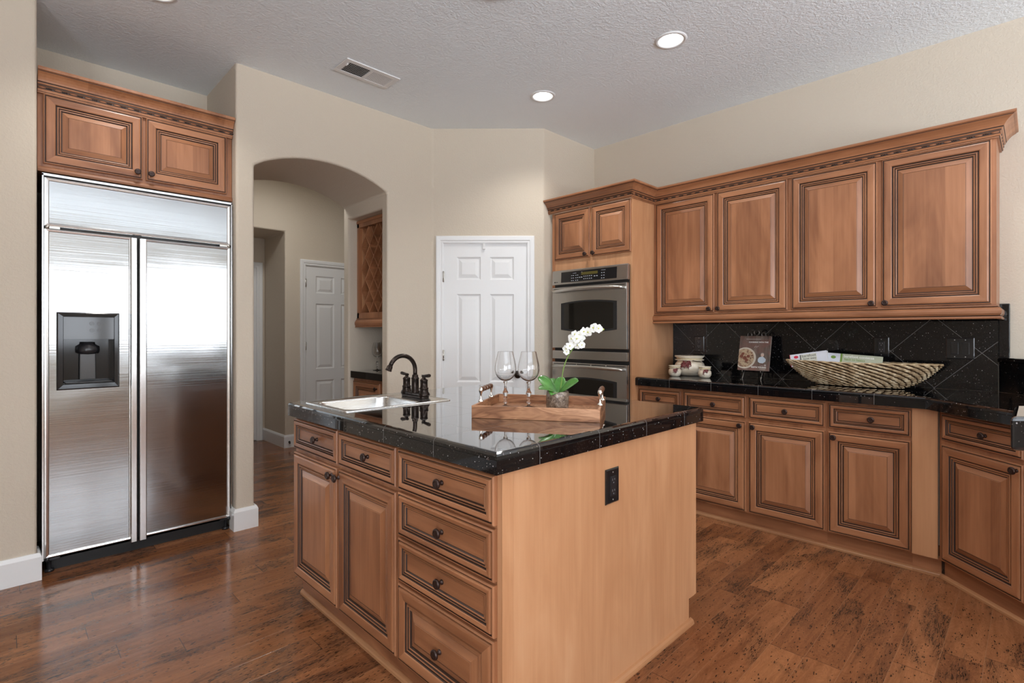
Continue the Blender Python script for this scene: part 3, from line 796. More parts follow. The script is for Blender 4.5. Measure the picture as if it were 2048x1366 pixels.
MB().prism([(x - 1.5, y + .35) for x, y in pl2], 'z', 0, 1.052).build('support_wall', WALL, r)

# ================================================================== sink and faucet
r = empty('bar_sink', ((SX0 + SX1) / 2, (SY0 + SY1) / 2, .922), 0, 'stainless steel drop-in sink in the left end of the island', 'sink')
hx, hy = (SX1 - SX0) / 2, (SY1 - SY0) / 2
def rrect(x0, x1, y0, y1, rad, n=6):
    p = []
    for cx, cy_, a0 in ((x1 - rad, y1 - rad, 0), (x0 + rad, y1 - rad, 90), (x0 + rad, y0 + rad, 180), (x1 - rad, y0 + rad, 270)):
        for i in range(n + 1):
            a = radians(a0 + 90 * i / n); p.append((cx + rad * cos(a), cy_ + rad * sin(a)))
    return p
loops = []
def lp(x0, x1, y0, y1, rad, z): loops.append([(x, y, z) for x, y in rrect(x0, x1, y0, y1, rad)])
lp(-hx, hx, -hy, hy, .012, .0005); lp(-hx, hx, -hy, hy, .012, .003); lp(-hx + .005, hx - .005, -hy + .005, hy - .005, .012, .0062)
lp(-hx + .010, hx - .010, -hy + .010, hy - .010, .012, .0035); 
bx0, bx1, by0, by1 = -hx + .036, hx - .148, -hy + .036, hy - .036
lp(bx0 - .010, bx1 + .010, by0 - .010, by1 + .010, .05, .0035); lp(bx0 - .003, bx1 + .003, by0 - .003, by1 + .003, .05, .002); lp(bx0, bx1, by0, by1, .05, -.006)
lp(bx0 + .006, bx1 - .006, by0 + .006, by1 - .006, .05, -.14); lp(bx0 + .02, bx1 - .02, by0 + .02, by1 - .02, .045, -.158); lp(bx0 + .12, bx1 - .12, by0 + .12, by1 - .12, .03, -.164)
m = MB(); n = len(loops[0])
for l_ in loops: m.v += l_
for j in range(len(loops) - 1):
    for i in range(n): m.f.append([j * n + i, j * n + (i + 1) % n, (j + 1) * n + (i + 1) % n, (j + 1) * n + i]); m.mi.append(0); m.sm.append(True)
m.f.append([(len(loops) - 1) * n + i for i in range(n)]); m.mi.append(0); m.sm.append(False)
m.build('basin', SINKM, r)
MB().lathe([(0, .004), (.018, .004), (.022, .007), (.040, .006), (.042, .001), (0, 0)], ((bx0 + bx1) / 2, (by0 + by1) / 2, -.163), 24).build('drain', NICKEL, r)

r = empty('faucet', (1.475, 2.188, .9265), 0, 'oil rubbed bronze arched faucet with two lever handles on the island sink', 'faucet')
m = MB(); m.prism(rrect(-.027, .027, -.096, .096, .022), 'z', 0, .012); m.prism(rrect(-.022, .022, -.088, .088, .02), 'z', .012, .024)
m.build('base_plate', BRONZE, r, bevel=.003)
m = MB(); m.lathe([(0, .02), (.024, .02), (.024, .028), (.019, .034), (.0185, .090), (.0195, .092), (.0195, .097), (.016, .099), (.0150, .110), (.013, .113), (0, .113)], (0, 0, 0), 28)
pts = [(0, 0, .10), (0, 0, .125)]; R_ = .073; 
for i in range(0, 23):
    a = pi * i / 22 * .87; pts.append((-R_ + R_ * cos(a), 0, .136 + R_ * sin(a)))
m.tube(pts, .0105, 16)
e = Vector(pts[-1]); d = (Vector(pts[-1]) - Vector(pts[-2])).normalized()
m.tube([e, e + d * .004, e + d * .006, e + d * .022, e + d * .024, e + d * .028], [.0105, .0115, .0135, .0145, .016, .0155], 18)
m.build('spout', BRONZE, r)
for s in (1, -1):
    h = MB(); h.lathe([(0, 0), (.028, 0), (.030, .006), (.027, .014), (.0215, .022), (.021, .034), (.0225, .036), (.0225, .040), (.0185, .042), (.018, .072), (.0195, .074), (.0195, .079), (.014, .084), (.009, .088), (.0075, .092), (.0085, .100), (0, .101)], (0, 0, .012), 24)
    h.tube([(-.030 if s > 0 else -.012, -.004 * s - (.0 if s > 0 else 0), .116), (.0, 0, .113), (.012 if s > 0 else .030, .0, .111)][::1], .001, 8)
    lv = [Vector((0, -.012 * s, .108)), Vector((0, -.010 * s, .1085)), Vector((0, .008 * s, .110)), Vector((0, .042 * s, .114)), Vector((0, .048 * s, .1145))]
    h.tube([(0, q_.y, q_.z) for q_ in lv], [.006, .0072, .0068, .0086, .0075], 14)
    h.xf(Matrix.Translation((0, s * .076, 0)))
    h.build('handle', BRONZE, r)

# ================================================================== refrigerator
FR = empty('refrigerator', (.147, 3.600, 0), 0, 'large built-in stainless steel side-by-side refrigerator with ice and water dispenser', 'refrigerator')
FW = .897
fb = MB().box(.004, FW - .004, .045, .58, .055, 2.068).build('body', GREYP, FR)
bpy.context.view_layer.update(); cutmesh(fb, [MB().box(.227, .447, 3.5, 3.72, .972, 1.216).build('cutter', GREYP)])
m = MB()
for x0, x1 in ((0, .006), (FW - .006, FW)): m.box(x0, x1, -.004, .05, .07, 2.072)
m.box(0, FW, -.004, .05, 2.062, 2.074); m.build('outer_frame', STEELT, FR, weld=False)
def framed_panel(name, x0, x1, z0, z1, parent, side=.018, tb=.016, y=.0, hole=None):
    p = MB().box(x0 + .002, x1 - .002, y + .006, y + .045, z0 + .002, z1 - .002).build(name, STEEL, parent)
    if hole: bpy.context.view_layer.update(); cutmesh(p, [hole])
    f = MB()
    pr = [(0, .045), (0, .003), (.003, 0), (.008, -.001), (side - .003, .001), (side, .005), (side, .02)]
    P = len(pr); vs = []
    for (cx, cz, sx, sz) in ((x0, z0, 1, 1), (x1, z0, -1, 1), (x1, z1, -1, -1), (x0, z1, 1, -1)):
        for o, d in pr: vs.append((cx + sx * o, y + d, cz + sz * o * tb / side))
    fs = [(i * P + j, i * P + (j + 1) % P, ((i + 1) % 4) * P + (j + 1) % P, ((i + 1) % 4) * P + j) for i in range(4) for j in range(P)]
    f.add(vs, fs).build('edge_trim', STEELT, p)
    return p
framed_panel('grille_panel', .008, FW - .008, 1.803, 2.056, FR, .020, .018)
hz0, hz1 = .947, 1.357; dx0, dx1 = .056, .320
cut = MB().box(.227, .447, 3.5, 3.7, .972, 1.215).build('cutter', STEEL)
ld = framed_panel('freezer_door', .008, .384, .078, 1.790, FR, .020, .016, hole=cut)
rd = framed_panel('refrigerator_door', .424, FW - .008, .078, 1.790, FR, .020, .016)
MB().box(.386, .423, .02, .05, .078, 1.79).build('door_gasket', BLKM, FR)
for x0, x1, par in ((.368, .400, ld), (.408, .444, rd)):
    MB().prism([(x0, .02), (x0, -.022), (x0 + .004, -.030), (x1 - .004, -.030), (x1, -.022), (x1, .02), (x1 - .003, .02), (x1 - .003, -.02), (x0 + .003, -.02), (x0 + .003, .02)], 'z', .070, 1.783).build('door_handle', STEELT, par, bevel=.001)
MB().box(.02, FW - .02, .045, .08, .0, .075).build('toe_grille', BLKM, FR)
for x, s in ((.02, 1), (FW - .02, -1)):
    for z in (1.797, .072):
        h = MB(); h.lathe([(0, -.008), (.009, -.008), (.009, .008), (0, .008)], (x, .0, z), 16).box(x - .004 * s if s > 0 else x - .05, x + .05 if s > 0 else x + .004, -.001, .006, z - .006, z + .005)
        h.build('hinge', NICKEL if z > 1 else BLKP, FR)
for x in (.03, FW - .03): MB().lathe([(0, 0), (.02, 0), (.02, .012), (.008, .014), (.008, .06), (0, .06)], (x, .03, 0), 12).build('leveling_leg', BLKP, FR)
# dispenser
dp = empty('dispenser', (0, 0, 0)); dp.parent = ld
m = MB()
R = [((dx0, dx1, hz0, hz1), .006), ((dx0, dx1, hz0, hz1), -.006), ((dx0 + .006, dx1 - .006, hz0 + .006, hz1 - .006), -.010), ((.082, .298, .974, 1.335), -.009), ((.084, .296, .976, 1.333), -.004)]
vs = []
for (a, b, c, d), y in R: vs += [(a, y, c), (b, y, c), (b, y, d), (a, y, d)]
m.add(vs, [(4 * i + e, 4 * i + (e + 1) % 4, 4 * i + 4 + (e + 1) % 4, 4 * i + 4 + e) for i in range(4) for e in range(4)]).build('bezel', BLKG, dp)
MB().box(.084, .296, -.0045, .02, 1.216, 1.333).build('control_panel', GREYP, dp)
b = MB()
for x in (.200, .232):
    for z in (1.262, 1.298):
        for rr in (.0095, .004): b.lathe([(rr - .0006, 0), (rr - .0006, .0006), (rr + .0006, .0006), (rr + .0006, 0), (rr - .0006, 0)], (x, -.0045, z), 24, mat=RX)
b.build('touch_buttons', plain('button_ring_grey', (.13, .13, .13, 1), .4), dp)
m = MB(); m.box(.080, .300, .10, .105, .972, 1.216).box(.080, .084, 0, .1, .972, 1.216).box(.296, .300, 0, .1, .972, 1.216).box(.08, .3, 0, .1, 1.212, 1.216).box(.08, .3, 0, .1, .970, .978)
m.build('recess', BLKG, dp, weld=False)
MB().box(.092, .288, -.001, .09, .978, .984).build('drip_tray', BLKP, dp, bevel=.002)
m = MB(); m.lathe([(0, -.010), (.045, -.004), (.050, .012), (.048, .034), (.030, .046), (.028, .058), (0, .058)], (.190, .045, 1.140), 28)
m.build('ice_chute', BLKP, dp)
MB().box(.155, .225, .070, .078, .990, 1.135).build('paddle', plain('smoky_paddle', (.10, .10, .10, 1), .15, .3), dp, bevel=.004)

# ================================================================== double oven
OV = empty('double_oven', (3.286, 2.826, .28), radians(-90), 'stainless steel double wall oven with black glass windows in the oven tower', 'oven')
OW = .724; zb = .28
def Z(a): return a - zb
MB().box(.004, OW - .004, .0, .012, Z(.44), Z(1.752)).build('body', BLKM, OV)
cp = MB().prism([(0, Z(1.640)), (-.028, Z(1.640)), (-.031, Z(1.643)), (-.026, Z(1.752)), (-.022, Z(1.757)), (0, Z(1.757))], 'x', 0, OW).build('control_panel', STEELO, OV, bevel=.001)
yc = lambda z: -.031 + (z - 1.643) / .109 * .005 - .0008
dpl = MB().prism([(.0, Z(1.656)), (yc(1.656), Z(1.656)), (yc(1.740), Z(1.740)), (0, Z(1.740))], 'x', .095, .632).build('display_panel', BLKG, cp)
def onpanel(m, x0, x1, z0, z1, d=.0012):
    m.add([(x0, yc(z0) - d, Z(z0)), (x1, yc(z0) - d, Z(z0)), (x1, yc(z1) - d, Z(z1)), (x0, yc(z1) - d, Z(z1)), (x0, yc(z0) + .002, Z(z0)), (x1, yc(z0) + .002, Z(z0)), (x1, yc(z1) + .002, Z(z1)), (x0, yc(z1) + .002, Z(z1))],
          [(0, 1, 2, 3), (7, 6, 5, 4), (0, 4, 5, 1), (1, 5, 6, 2), (2, 6, 7, 3), (3, 7, 4, 0)])
bt = MB()
for c in range(5):
    for rz_ in (1.672, 1.692): onpanel(bt, .325 + c * .018, .332 + c * .018, rz_ - .003, rz_ + .003)
for x in (.205, .222, .247, .265, .497, .517):
    for z in (1.666, 1.686, 1.706): onpanel(bt, x - .0045, x + .0045, z - .0025, z + .0025)
for x in (.285, .305, .430, .452): onpanel(bt, x - .006, x + .006, 1.684, 1.690)
for x0, x1, z in ((.215, .25, 1.724), (.300, .31, 1.727), (.49, .53, 1.727)): onpanel(bt, x0, x1, z - .001, z + .001)
bt.build('buttons', plain('button_print', (.5, .52, .55, 1), .5), cp)
dd = MB(); onpanel(dd, .300, .458, 1.704, 1.726); dd.build('clock_display', plain('amber_display', (.035, .03, .012, 1), .15, ec=(.35, .28, .06, 1), es=.12), cp)
lg = MB(); lg.lathe([(0, 0), (.005, 0), (.005, .0012), (0, .0012)], (.028, yc(1.662), Z(1.662)), 14, mat=RX); 
for q_ in range(3): onpanel(lg, .040 + q_ * .007, .045 + q_ * .007, 1.660, 1.664)
lg.build('maker_badge', BLKG, cp)
def winpoly(x0, x1, z0, z1, bow, n=12):
    p = []
    for i in range(n + 1):
        t = i / n; p.append((x0 + (x1 - x0) * t, z0 - bow * (1 - (2 * t - 1) ** 2)))
    for i in range(n + 1):
        t = 1 - i / n; p.append((x0 + (x1 - x0) * t, z1 + bow * (1 - (2 * t - 1) ** 2)))
    return p
def oven_door(z0, z1, wz0, wz1, hz):
    d = MB().box(.003, OW - .003, -.034, -.002, Z(z0), Z(z1)).build('oven_door', STEELO, OV, bevel=.003)
    MB().prism([(x, Z(z)) for x, z in winpoly(.098, .636, wz0, wz1, .018)], 'y', -.0352, -.030).build('window_frame', BLKM, d)
    MB().prism([(x, Z(z)) for x, z in winpoly(.130, .604, wz0 + .012, wz1 - .012, .018)], 'y', -.0358, -.030).build('window_glass', OVG, d)
    MB().box(.02, OW - .02, -.0348, -.030, Z(z1 - .016), Z(z1 - .011)).build('vent_slot', BLKM, d)
    pts = []; rr = []
    for i in range(25):
        t = i / 24; s_ = 1 - (2 * t - 1) ** 2
        pts.append((.024 + (OW - .048) * t, -.055 - .030 * s_, Z(hz + .010 * s_))); rr.append(.009 + .004 * min(1, s_ * 3))
    h = MB().tube(pts, rr, 14, flat=1.0)
    for x in (.034, OW - .034): h.tube([(x, -.030, Z(hz)), (x, -.056, Z(hz))], .009, 12)
    h.build('handle', NICKEL, d)
    st = MB()
    for x in (.14, .26, .40, .54): st.lathe([(0, 0), (.004, 0), (.004, .006), (0, .007)], (x, -.034, Z(z1 - .0135)), 10, mat=RX)
    st.build('vent_posts', CHROME, d)
oven_door(1.125, 1.618, 1.272, 1.486, 1.583)
MB().box(.003, OW - .003, -.033, -.002, Z(1.036), Z(1.103)).build('middle_trim', STEELO, OV, bevel=.003)
oven_door(.522, 1.010, .664, .880, .974)
MB().box(.003, OW - .003, -.028, -.002, Z(.44), Z(.512)).build('bottom_trim', STEELO, OV, bevel=.003)
# ================================================================== tray, glasses, orchid
TOPZ = .9222
def acacia(name, ax, k=1.0):
    g = G(name); v = g.co(); oi = g.n('ShaderNodeObjectInfo').outputs['Random']
    sc = {'x': (3.2, 9, 16), 'y': (9, 3.2, 16)}[ax]
    a = g.n('ShaderNodeVectorMath', operation='ADD'); g.l(g.mp(v, sc), a.inputs[0]); g.l(g.comb(g.M('MULTIPLY', oi, 11), g.M('MULTIPLY', oi, 5), 0), a.inputs[1])
    n1 = g.noise(a.outputs[0], 1, 3, .5, 1.2); rg = g.M('PINGPONG', g.M('MULTIPLY', n1, 7), .5)
    n2 = g.noise(g.mp(v, {'x': (12, 120, 220), 'y': (120, 12, 220)}[ax]), 1, 4, .6)
    t = g.M('ADD', g.M('MULTIPLY', n1, .55), g.M('ADD', g.M('MULTIPLY', rg, .34), g.M('MULTIPLY', n2, .22)))
    f = lambda c: tuple(q * k for q in c) + (1,)
    g.P(c=g.ramp(t, [(.28, f((.13, .048, .02))), (.44, f((.34, .15, .07))), (.60, f((.52, .26, .13))), (.8, f((.66, .38, .21)))]), r=.45)
    return g.m
TRW = acacia('acacia_tray_wood', 'x')
TRI = acacia('acacia_tray_inside', 'y', .85)
DKW = plain('turned_dark_wood', (.11, .045, .022, 1), .35)
TA = math.atan2(-.844, .536)
TL, TD, TH_ = .487, .395, .048
tr = empty('serving_tray', (1.283, 1.523, TOPZ), TA, 'rectangular acacia wood serving tray with silver and dark wood handles on the island', 'tray')
# local x along the long front side (towards the camera's right), local y away from the camera
MB().box(.008, TL - .008, .008, TD - .008, .002, .011).build('tray_base', TRI, tr)
m = MB()
for (a, b, c, d) in ((0, TL, 0, .010), (0, TL, TD - .010, TD)): MB().box(a, b, c, d, 0, TH_).build('long_side', TRW, tr, bevel=.0015)
for (a, b, c, d) in ((0, .010, .0102, TD - .0102), (TL - .010, TL, .0102, TD - .0102)): MB().box(a, b, c, d, 0, TH_).build('short_side', TRI, tr, bevel=.0015)
def tray_handle(x):
    h = empty('handle', (x, TD * .47, TH_)); h.parent = tr
    sp_ = .078
    for s in (-1, 1):
        m = MB(); m.lathe([(0, 0), (.011, 0), (.012, .003), (.009, .007), (.005, .010), (.0035, .016), (.0035, .030), (.0055, .036), (.0085, .043), (.0090, .050), (.007, .056), (.003, .059), (0, .060)], (0, s * sp_, 0), 16)
        m.build('post', CHROME, h)
    g_ = MB(); pr = []
    N = 4; seg = 2 * sp_ / N
    for i in range(N):
        z0 = -sp_ + i * seg
        pr += [(.0060, z0 + .003), (.0098, z0 + seg * .25), (.0112, z0 + seg * .5), (.0098, z0 + seg * .75), (.0060, z0 + seg - .003)]
    g_.lathe([(0, -sp_)] + pr + [(0, sp_)], (0, 0, 0), 16, mat=Matrix.Rotation(radians(-90), 3, 'X'))
    g_.v = [(x_, y_, z_ + .050) for x_, y_, z_ in g_.v]
    g_.build('grip', DKW, h)
    rg = MB()
    for i in range(N + 1):
        rg.lathe([(.0050, -.0016), (.0074, -.0016), (.0080, 0), (.0074, .0016), (.0050, .0016)], (0, -sp_ + i * seg * .999, .050), 16, mat=Matrix.Rotation(radians(-90), 3, 'X'))
    rg.build('silver_ring', CHROME, h)
tray_handle(.006); tray_handle(TL - .006)
# small pale scroll motif printed on the tray floor
sc = MB()
for k, (cx, cy_) in enumerate(((.375, .165), (.392, .172), (.409, .160), (.426, .170), (.442, .160))):
    a0 = k * 1.3
    pts = [(cx + (.007 + .0012 * i) * cos(a0 + i * .55) * .9, cy_ + (.007 + .0012 * i) * sin(a0 + i * .55) * 1.4, .0118) for i in range(9)]
    sc.tube(pts, .0011, 6, flat=.4)
sc.build('scroll_motif', plain('pale_motif', (.62, .58, .52, 1), .5), tr)

def bez(P, n):
    out = []
    for q in range(len(P) - 1):
        p0, p1, p2, p3 = P[max(q - 1, 0)], P[q], P[q + 1], P[min(q + 2, len(P) - 1)]
        for i in range(n):
            t = i / n; out.append(.5 * ((2 * p1) + (-p0 + p2) * t + (2 * p0 - 5 * p1 + 4 * p2 - p3) * t * t + (-p0 + 3 * p1 - 3 * p2 + p3) * t ** 3))
    return out + [P[-1]]
def wine_glass(loc, label, s=1.0):
    g_ = empty('wine_glass', loc, 0, label, 'wine glass', 'clear wine glasses')
    def sc_(p): return [(a * s, b * s) for a, b in p]
    key = [(0, .112), (.012, .1128), (.026, .120), (.038, .134), (.0445, .152), (.0455, .166), (.043, .186), (.038, .208), (.0318, .236)]
    cv = bez([Vector((a, 0, b)) for a, b in key], 5)
    out = [(max(0, p.x), p.z) for p in cv]; out[0] = (0, .112)
    inn = [(max(0, p.x - .0008), p.z + (.003 * max(0, 1 - (p.z - .112) / .03))) for p in cv][::-1]
    out.insert(-1, (.0319, .2354)); inn.insert(1, (.0311, .2354)); inn[-1] = (0, .115)
    MB().lathe(sc_(out + inn), (0, 0, 0), 48).build('bowl', GLASS, g_)
    st = [(0, .003), (.037, .0012), (.0375, 0), (.0370, .0022), (.020, .0042), (.008, .0075), (.005, .012), (.0055, .018), (.0095, .022), (.0065, .027), (.0052, .034), (.009, .041), (.0062, .046), (.0085, .050), (.0125, .058), (.0125, .063), (.0085, .070),
          (.0060, .076), (.0045, .090), (.0052, .100), (.0095, .106), (.0100, .110), (.0, .1118)]
    MB().lathe(sc_(st[2:]) , (0, 0, 0), 32).build('stem', GLASS, g_)
    return g_
BZ = TOPZ + .0112
wine_glass((1.521, 1.583, BZ), 'left of the two clear wine glasses standing in the wooden tray')
wine_glass((1.580, 1.503, BZ), 'right of the two clear wine glasses in the wooden tray, next to the orchid')
wine_glass((2.335, 4.045, .9206), 'single clear wine glass on the small black counter in the arch niche', 1.02)

g = G('mercury_glass'); v_ = g.co(); n_ = g.noise(v_, 60, 5, .7, 1.2)
g.P(c=g.ramp(n_, [(.35, (.06, .038, .025)), (.5, (.20, .15, .11)), (.68, (.42, .35, .28))]), r=g.mr(n_, .3, .6, .25, .5), m=.15, coat=.6, cr=.05); MERC = g.m
PETAL = plain('white_petal', (.86, .86, .82, 1), .55, sss=.0)
YEL = plain('orchid_throat', (.55, .55, .12, 1), .5)
STEM = plain('orchid_stem', (.16, .26, .05, 1), .45)
g = G('orchid_leaf'); v_ = g.co('Generated'); n_ = g.noise(g.co(), 20, 3)
g.P(c=g.ramp(n_, [(.3, (.035, .13, .02)), (.7, (.085, .26, .04))]), r=.32, coat=.2); LEAF = g.m
OX, OY = 1.636, 1.392
orc = empty('potted_orchid', (OX, OY, BZ), 0, 'small white orchid with broad green leaves in a round silvery glass pot', 'plant')
MB().lathe([(0, 0), (.040, 0), (.0455, .006), (.047, .02), (.047, .055), (.0460, .072), (.0435, .0745), (.042, .073), (.0425, .02), (.038, .006), (0, .006)], (0, 0, 0), 48).build('pot', MERC, orc)
MB().lathe([(0, .055), (.042, .054), (.042, .058), (.02, .064), (0, .062)], (0, 0, 0), 24).build('moss', plain('moss', (.09, .07, .03, 1), .9), orc)
RT = Vector((.7121, -.7021, 0)); FW_ = Vector((.7021, .7121, 0)); UP = Vector((0, 0, 1))
def leaf(dir_, ln, wd, rise, curl, base=.062, roll=0):
    d = Vector(dir_).normalized(); side = Vector((-d.y, d.x, 0)); n = 12; k = 7; vs = []
    for top in (0, 1):
        for i in range(n + 1):
            t = i / n; c = d * (ln * (t - .12 * t * t)) + UP * (base + rise * t - curl * t * t)
            w_ = wd * (sin(pi * min(1, (t * .93 + .07))) ** .62) * (.35 + .65 * min(1, t * 2.6)) if t < 1 else wd * .02
            sl = Vector((d.x * .0, 0, 0))
            for j in range(k):
                u = (j / (k - 1) - .5) * 2
                p = c + side * (u * w_) + UP * (abs(u) ** 1.3 * w_ * .30 - u * w_ * roll * 2.2 - (0 if top else .0016))
                vs.append(p)
    fs = []
    N = (n + 1) * k
    for top in (0, 1):
        for i in range(n):
            for j in range(k - 1):
                a = top * N + i * k + j; fs.append((a, a + 1, a + k + 1, a + k))
    for i in range(n):
        for j in (0, k - 1): a = i * k + j; fs.append((a, a + k, N + a + k, N + a))
    for j in range(k - 1):
        fs.append((j, j + 1, N + j + 1, N + j)); a = n * k + j; fs.append((a, a + 1, N + a + 1, N + a))
    return MB().add(vs, fs, 0, True)
for rt_, fw_, ln, wd, rise, curl, roll in ((-.92, .38, .098, .026, .095, .030, .30), (-.90, -.42, .100, .027, .055, .030, .15), (-.42, -.75, .072, .022, .042, .040, .1), (.90, -.30, .100, .027, .085, .028, -.30),
                                  (.30, .9, .080, .025, .090, .025, 0), (-.30, .9, .075, .024, .085, .025, 0), (.80, .55, .085, .025, .075, .03, -.1)):
    d = RT * rt_ + FW_ * fw_
    leaf(d, ln, wd, rise, curl, roll=roll).build('leaf', LEAF, orc)
def S3(px, py, dep=0):   # offsets measured in the plane facing along the camera heading through the pot
    k = 2.14 / 1035
    return RT * ((px - 1115) * k) + UP * ((665 - py) * k + (1.25 - BZ)) + FW_ * dep
stem = bez([S3(1121, 778, 0), S3(1124, 757, 0), S3(1127, 738, 0), S3(1134, 717, 0), S3(1146, 697, 0), S3(1163, 678, 0), S3(1180, 667, 0), S3(1196, 661, 0), S3(1204, 661, 0)], 5)
MB().tube(stem, [.0024 if i < 26 else .0016 for i in range(len(stem))], 8).build('flower_stem', STEM, orc)
random.seed(5)
def bloom(c, nrm, s, parent):
    nrm = Vector(nrm).normalized(); a = nrm.orthogonal().normalized(); b = nrm.cross(a)
    M3 = Matrix((a, b, nrm)).transposed()
    rot = random.uniform(0, 2)
    m = MB()
    for k in range(5):
        an = rot + 2 * pi * k / 5; ln = s * (1.0 if k % 2 else .9); wd = s * (.56 if k in (1, 4) else .42)
        n = 5; j_ = 5; vs = []
        for t_ in (0, 1):
            for i in range(n + 1):
                t = i / n; r_ = ln * t; wi = wd * max(.06, sin(pi * (t * .86 + .10)) ** .7)
                for j in range(j_):
                    u = (j / (j_ - 1) - .5) * 2
                    x = r_; y = u * wi; z = .10 * s * t - .16 * s * t * t + .10 * s * abs(u) - .02 * s * t_
                    vs.append((x * cos(an) - y * sin(an), x * sin(an) + y * cos(an), z))
        N = (n + 1) * j_; fs = []
        for t_ in (0, 1):
            for i in range(n):
                for j in range(j_ - 1):
                    q_ = t_ * N + i * j_ + j; fs.append((q_, q_ + 1, q_ + j_ + 1, q_ + j_))
        m.add(vs, fs, 0, True)
    m.ball((0, 0, .004), s * .16, 1, 10, 6); m.ball((s * .12, 0, .006), s * .11, 1, 8, 5)
    m.v = [tuple(M3 @ Vector(v) + Vector(c)) for v in m.v]
    return m.build('flower', [PETAL, YEL], parent, weld=False)
fl = [(1133, 704, -1, .7), (1138, 692, -1, .9), (1131, 698, .2, .8), (1146, 684, -.8, 1), (1143, 677, .3, 1), (1154, 690, -.3, .9), (1152, 677, -1, 1), (1160, 684, .5, .9), (1158, 671, -.6, 1), (1164, 676, .3, .8),
      (1166, 663, -.7, .9), (1175, 664, -.9, 1.0), (1186, 656, -.8, 1.05), (1195, 657, -.5, 1.05), (1149, 668, .4, .8), (1162, 690, .2, .8)]
for px, py, dn, s in fl:
    nr = -FW_ + RT * random.uniform(-.7, .5) + UP * random.uniform(-.2, .45)
    bloom(S3(px, py, -.012 + random.uniform(-.014, .012)), nr, .0205 * s, orc)
bd = MB(); bd.ball(S3(1203, 661), .0042, 0, 10, 6, (1, 1, 1.3)); bd.ball(S3(1207, 659), .0036, 0, 10, 6, (1, 1, 1.3))
bd.build('bud', plain('green_bud', (.42, .50, .12, 1), .5), orc)

# ================================================================== jars
g = G('cream_ceramic'); n_ = g.noise(g.co(), 9, 3)
g.P(c=g.mix(g.mr(n_, .35, .65), (.60, .50, .37, 1), (.72, .64, .52, 1)), r=.3, coat=.4); CER = g.m
CLOTH = plain('cream_cloth', (.68, .60, .47, 1), .9); RAF = plain('raffia', (.50, .40, .22, 1), .8); CHI = plain('dried_chili_red', (.12, .012, .012, 1), .35); CST = plain('chili_stem', (.05, .03, .015, 1), .6)
def jar(loc, R, H, label, rz=0, big=False):
    j = empty('ceramic_jar', loc, rz, label, 'jar', 'cream jars with chili decorations')
    b = [(0, 0), (R * .62, 0), (R * .80, H * .06), (R * .97, H * .25), (R, H * .42), (R * .93, H * .60), (R * .80, H * .70), (R * .74, H * .76), (R * .74, H * .9), (0, H * .9)]
    MB().lathe(b, (0, 0, 0), 40).build('body', CER, j)
    nf = 26 if big else 16
    wob = lambda a, i: (.035 if i > 1 else .015) * sin(nf * a + i) + .02 * sin(5 * a + 2 * i)
    c = [(R * .77, H * .74), (R * .90, H * .77), (R * .93, H * .80), (R * .80, H * .82), (R * .78, H * .86), (R * .93, H * .95), (R * .95, H * .99), (R * .80, H * 1.0), (R * .5, H * .97), (0, H * .96)]
    MB().lathe([(R * .70, H * .74)] + c, (0, 0, 0), 80, wob=wob).build('cloth_cover', CLOTH, j)
    m = MB()
    for dz in (0, .5, 1): m.tube([(R * .815 * cos(2 * pi * i / 36), R * .815 * sin(2 * pi * i / 36), H * (.83) + dz * .003) for i in range(37)], .0022, 6)
    m.build('raffia_tie', RAF, j)
    # chilies hang on the side facing local -y
    ch = MB(); st = MB(); random.seed(int(R * 1000) + int(loc[1] * 100))
    n = 16 if big else 6; cx = -.25 * R if big else 0
    for i in range(n):
        a = -pi / 2 + (-.32 if big else -.1) + random.uniform(-.36, .30); ln = (.052 if big else .028) * random.uniform(.7, 1.1)
        zt = H * .80 - random.uniform(0, .15) * H
        pts = []
        for k in range(6):
            t = k / 5; rr = R * (1.0 if zt - ln * t < H * .62 else .95) + .006
            aa = a + t * random.uniform(-.02, .02) + t * random.uniform(-.45, .25) * .6
            zz = zt - ln * t; 
            f = max(.80, min(1.0, 1 - (zz / H - .45) * .75)) if zz / H > .45 else 1.0
            pts.append(((R * f + .007) * cos(aa), (R * f + .007) * sin(aa), zz))
        ch.tube(pts, [.002, .0045, .005, .0042, .003, .0008], 8)
    ch.build('chili_cluster', CHI, j)
    a = -pi / 2 + (.25 if big else .3)
    st.tube([(R * .93 * cos(a - .25), R * .93 * sin(a - .25), H * .78), (R * .95 * cos(a), R * .95 * sin(a), H * .74), (R * 1.0 * cos(a + (.35 if big else .2)), R * 1.0 * sin(a + (.35 if big else .2)), H * .70)], .003 if big else .002, 8)
    st.build('chili_stem', CST, j)
    return j
CT = .9222
jar((3.755, 1.870, CT), .113, .152, 'large cream jar with a tied cloth cover and dried red chilies', radians(-52), True)
jar((3.600, 1.910, CT), .046, .082, 'small cream chili jar on the left, nearest the oven tower', radians(-52))
jar((3.622, 1.688, CT), .046, .082, 'small cream chili jar on the right, nearest the cookbook', radians(-46))

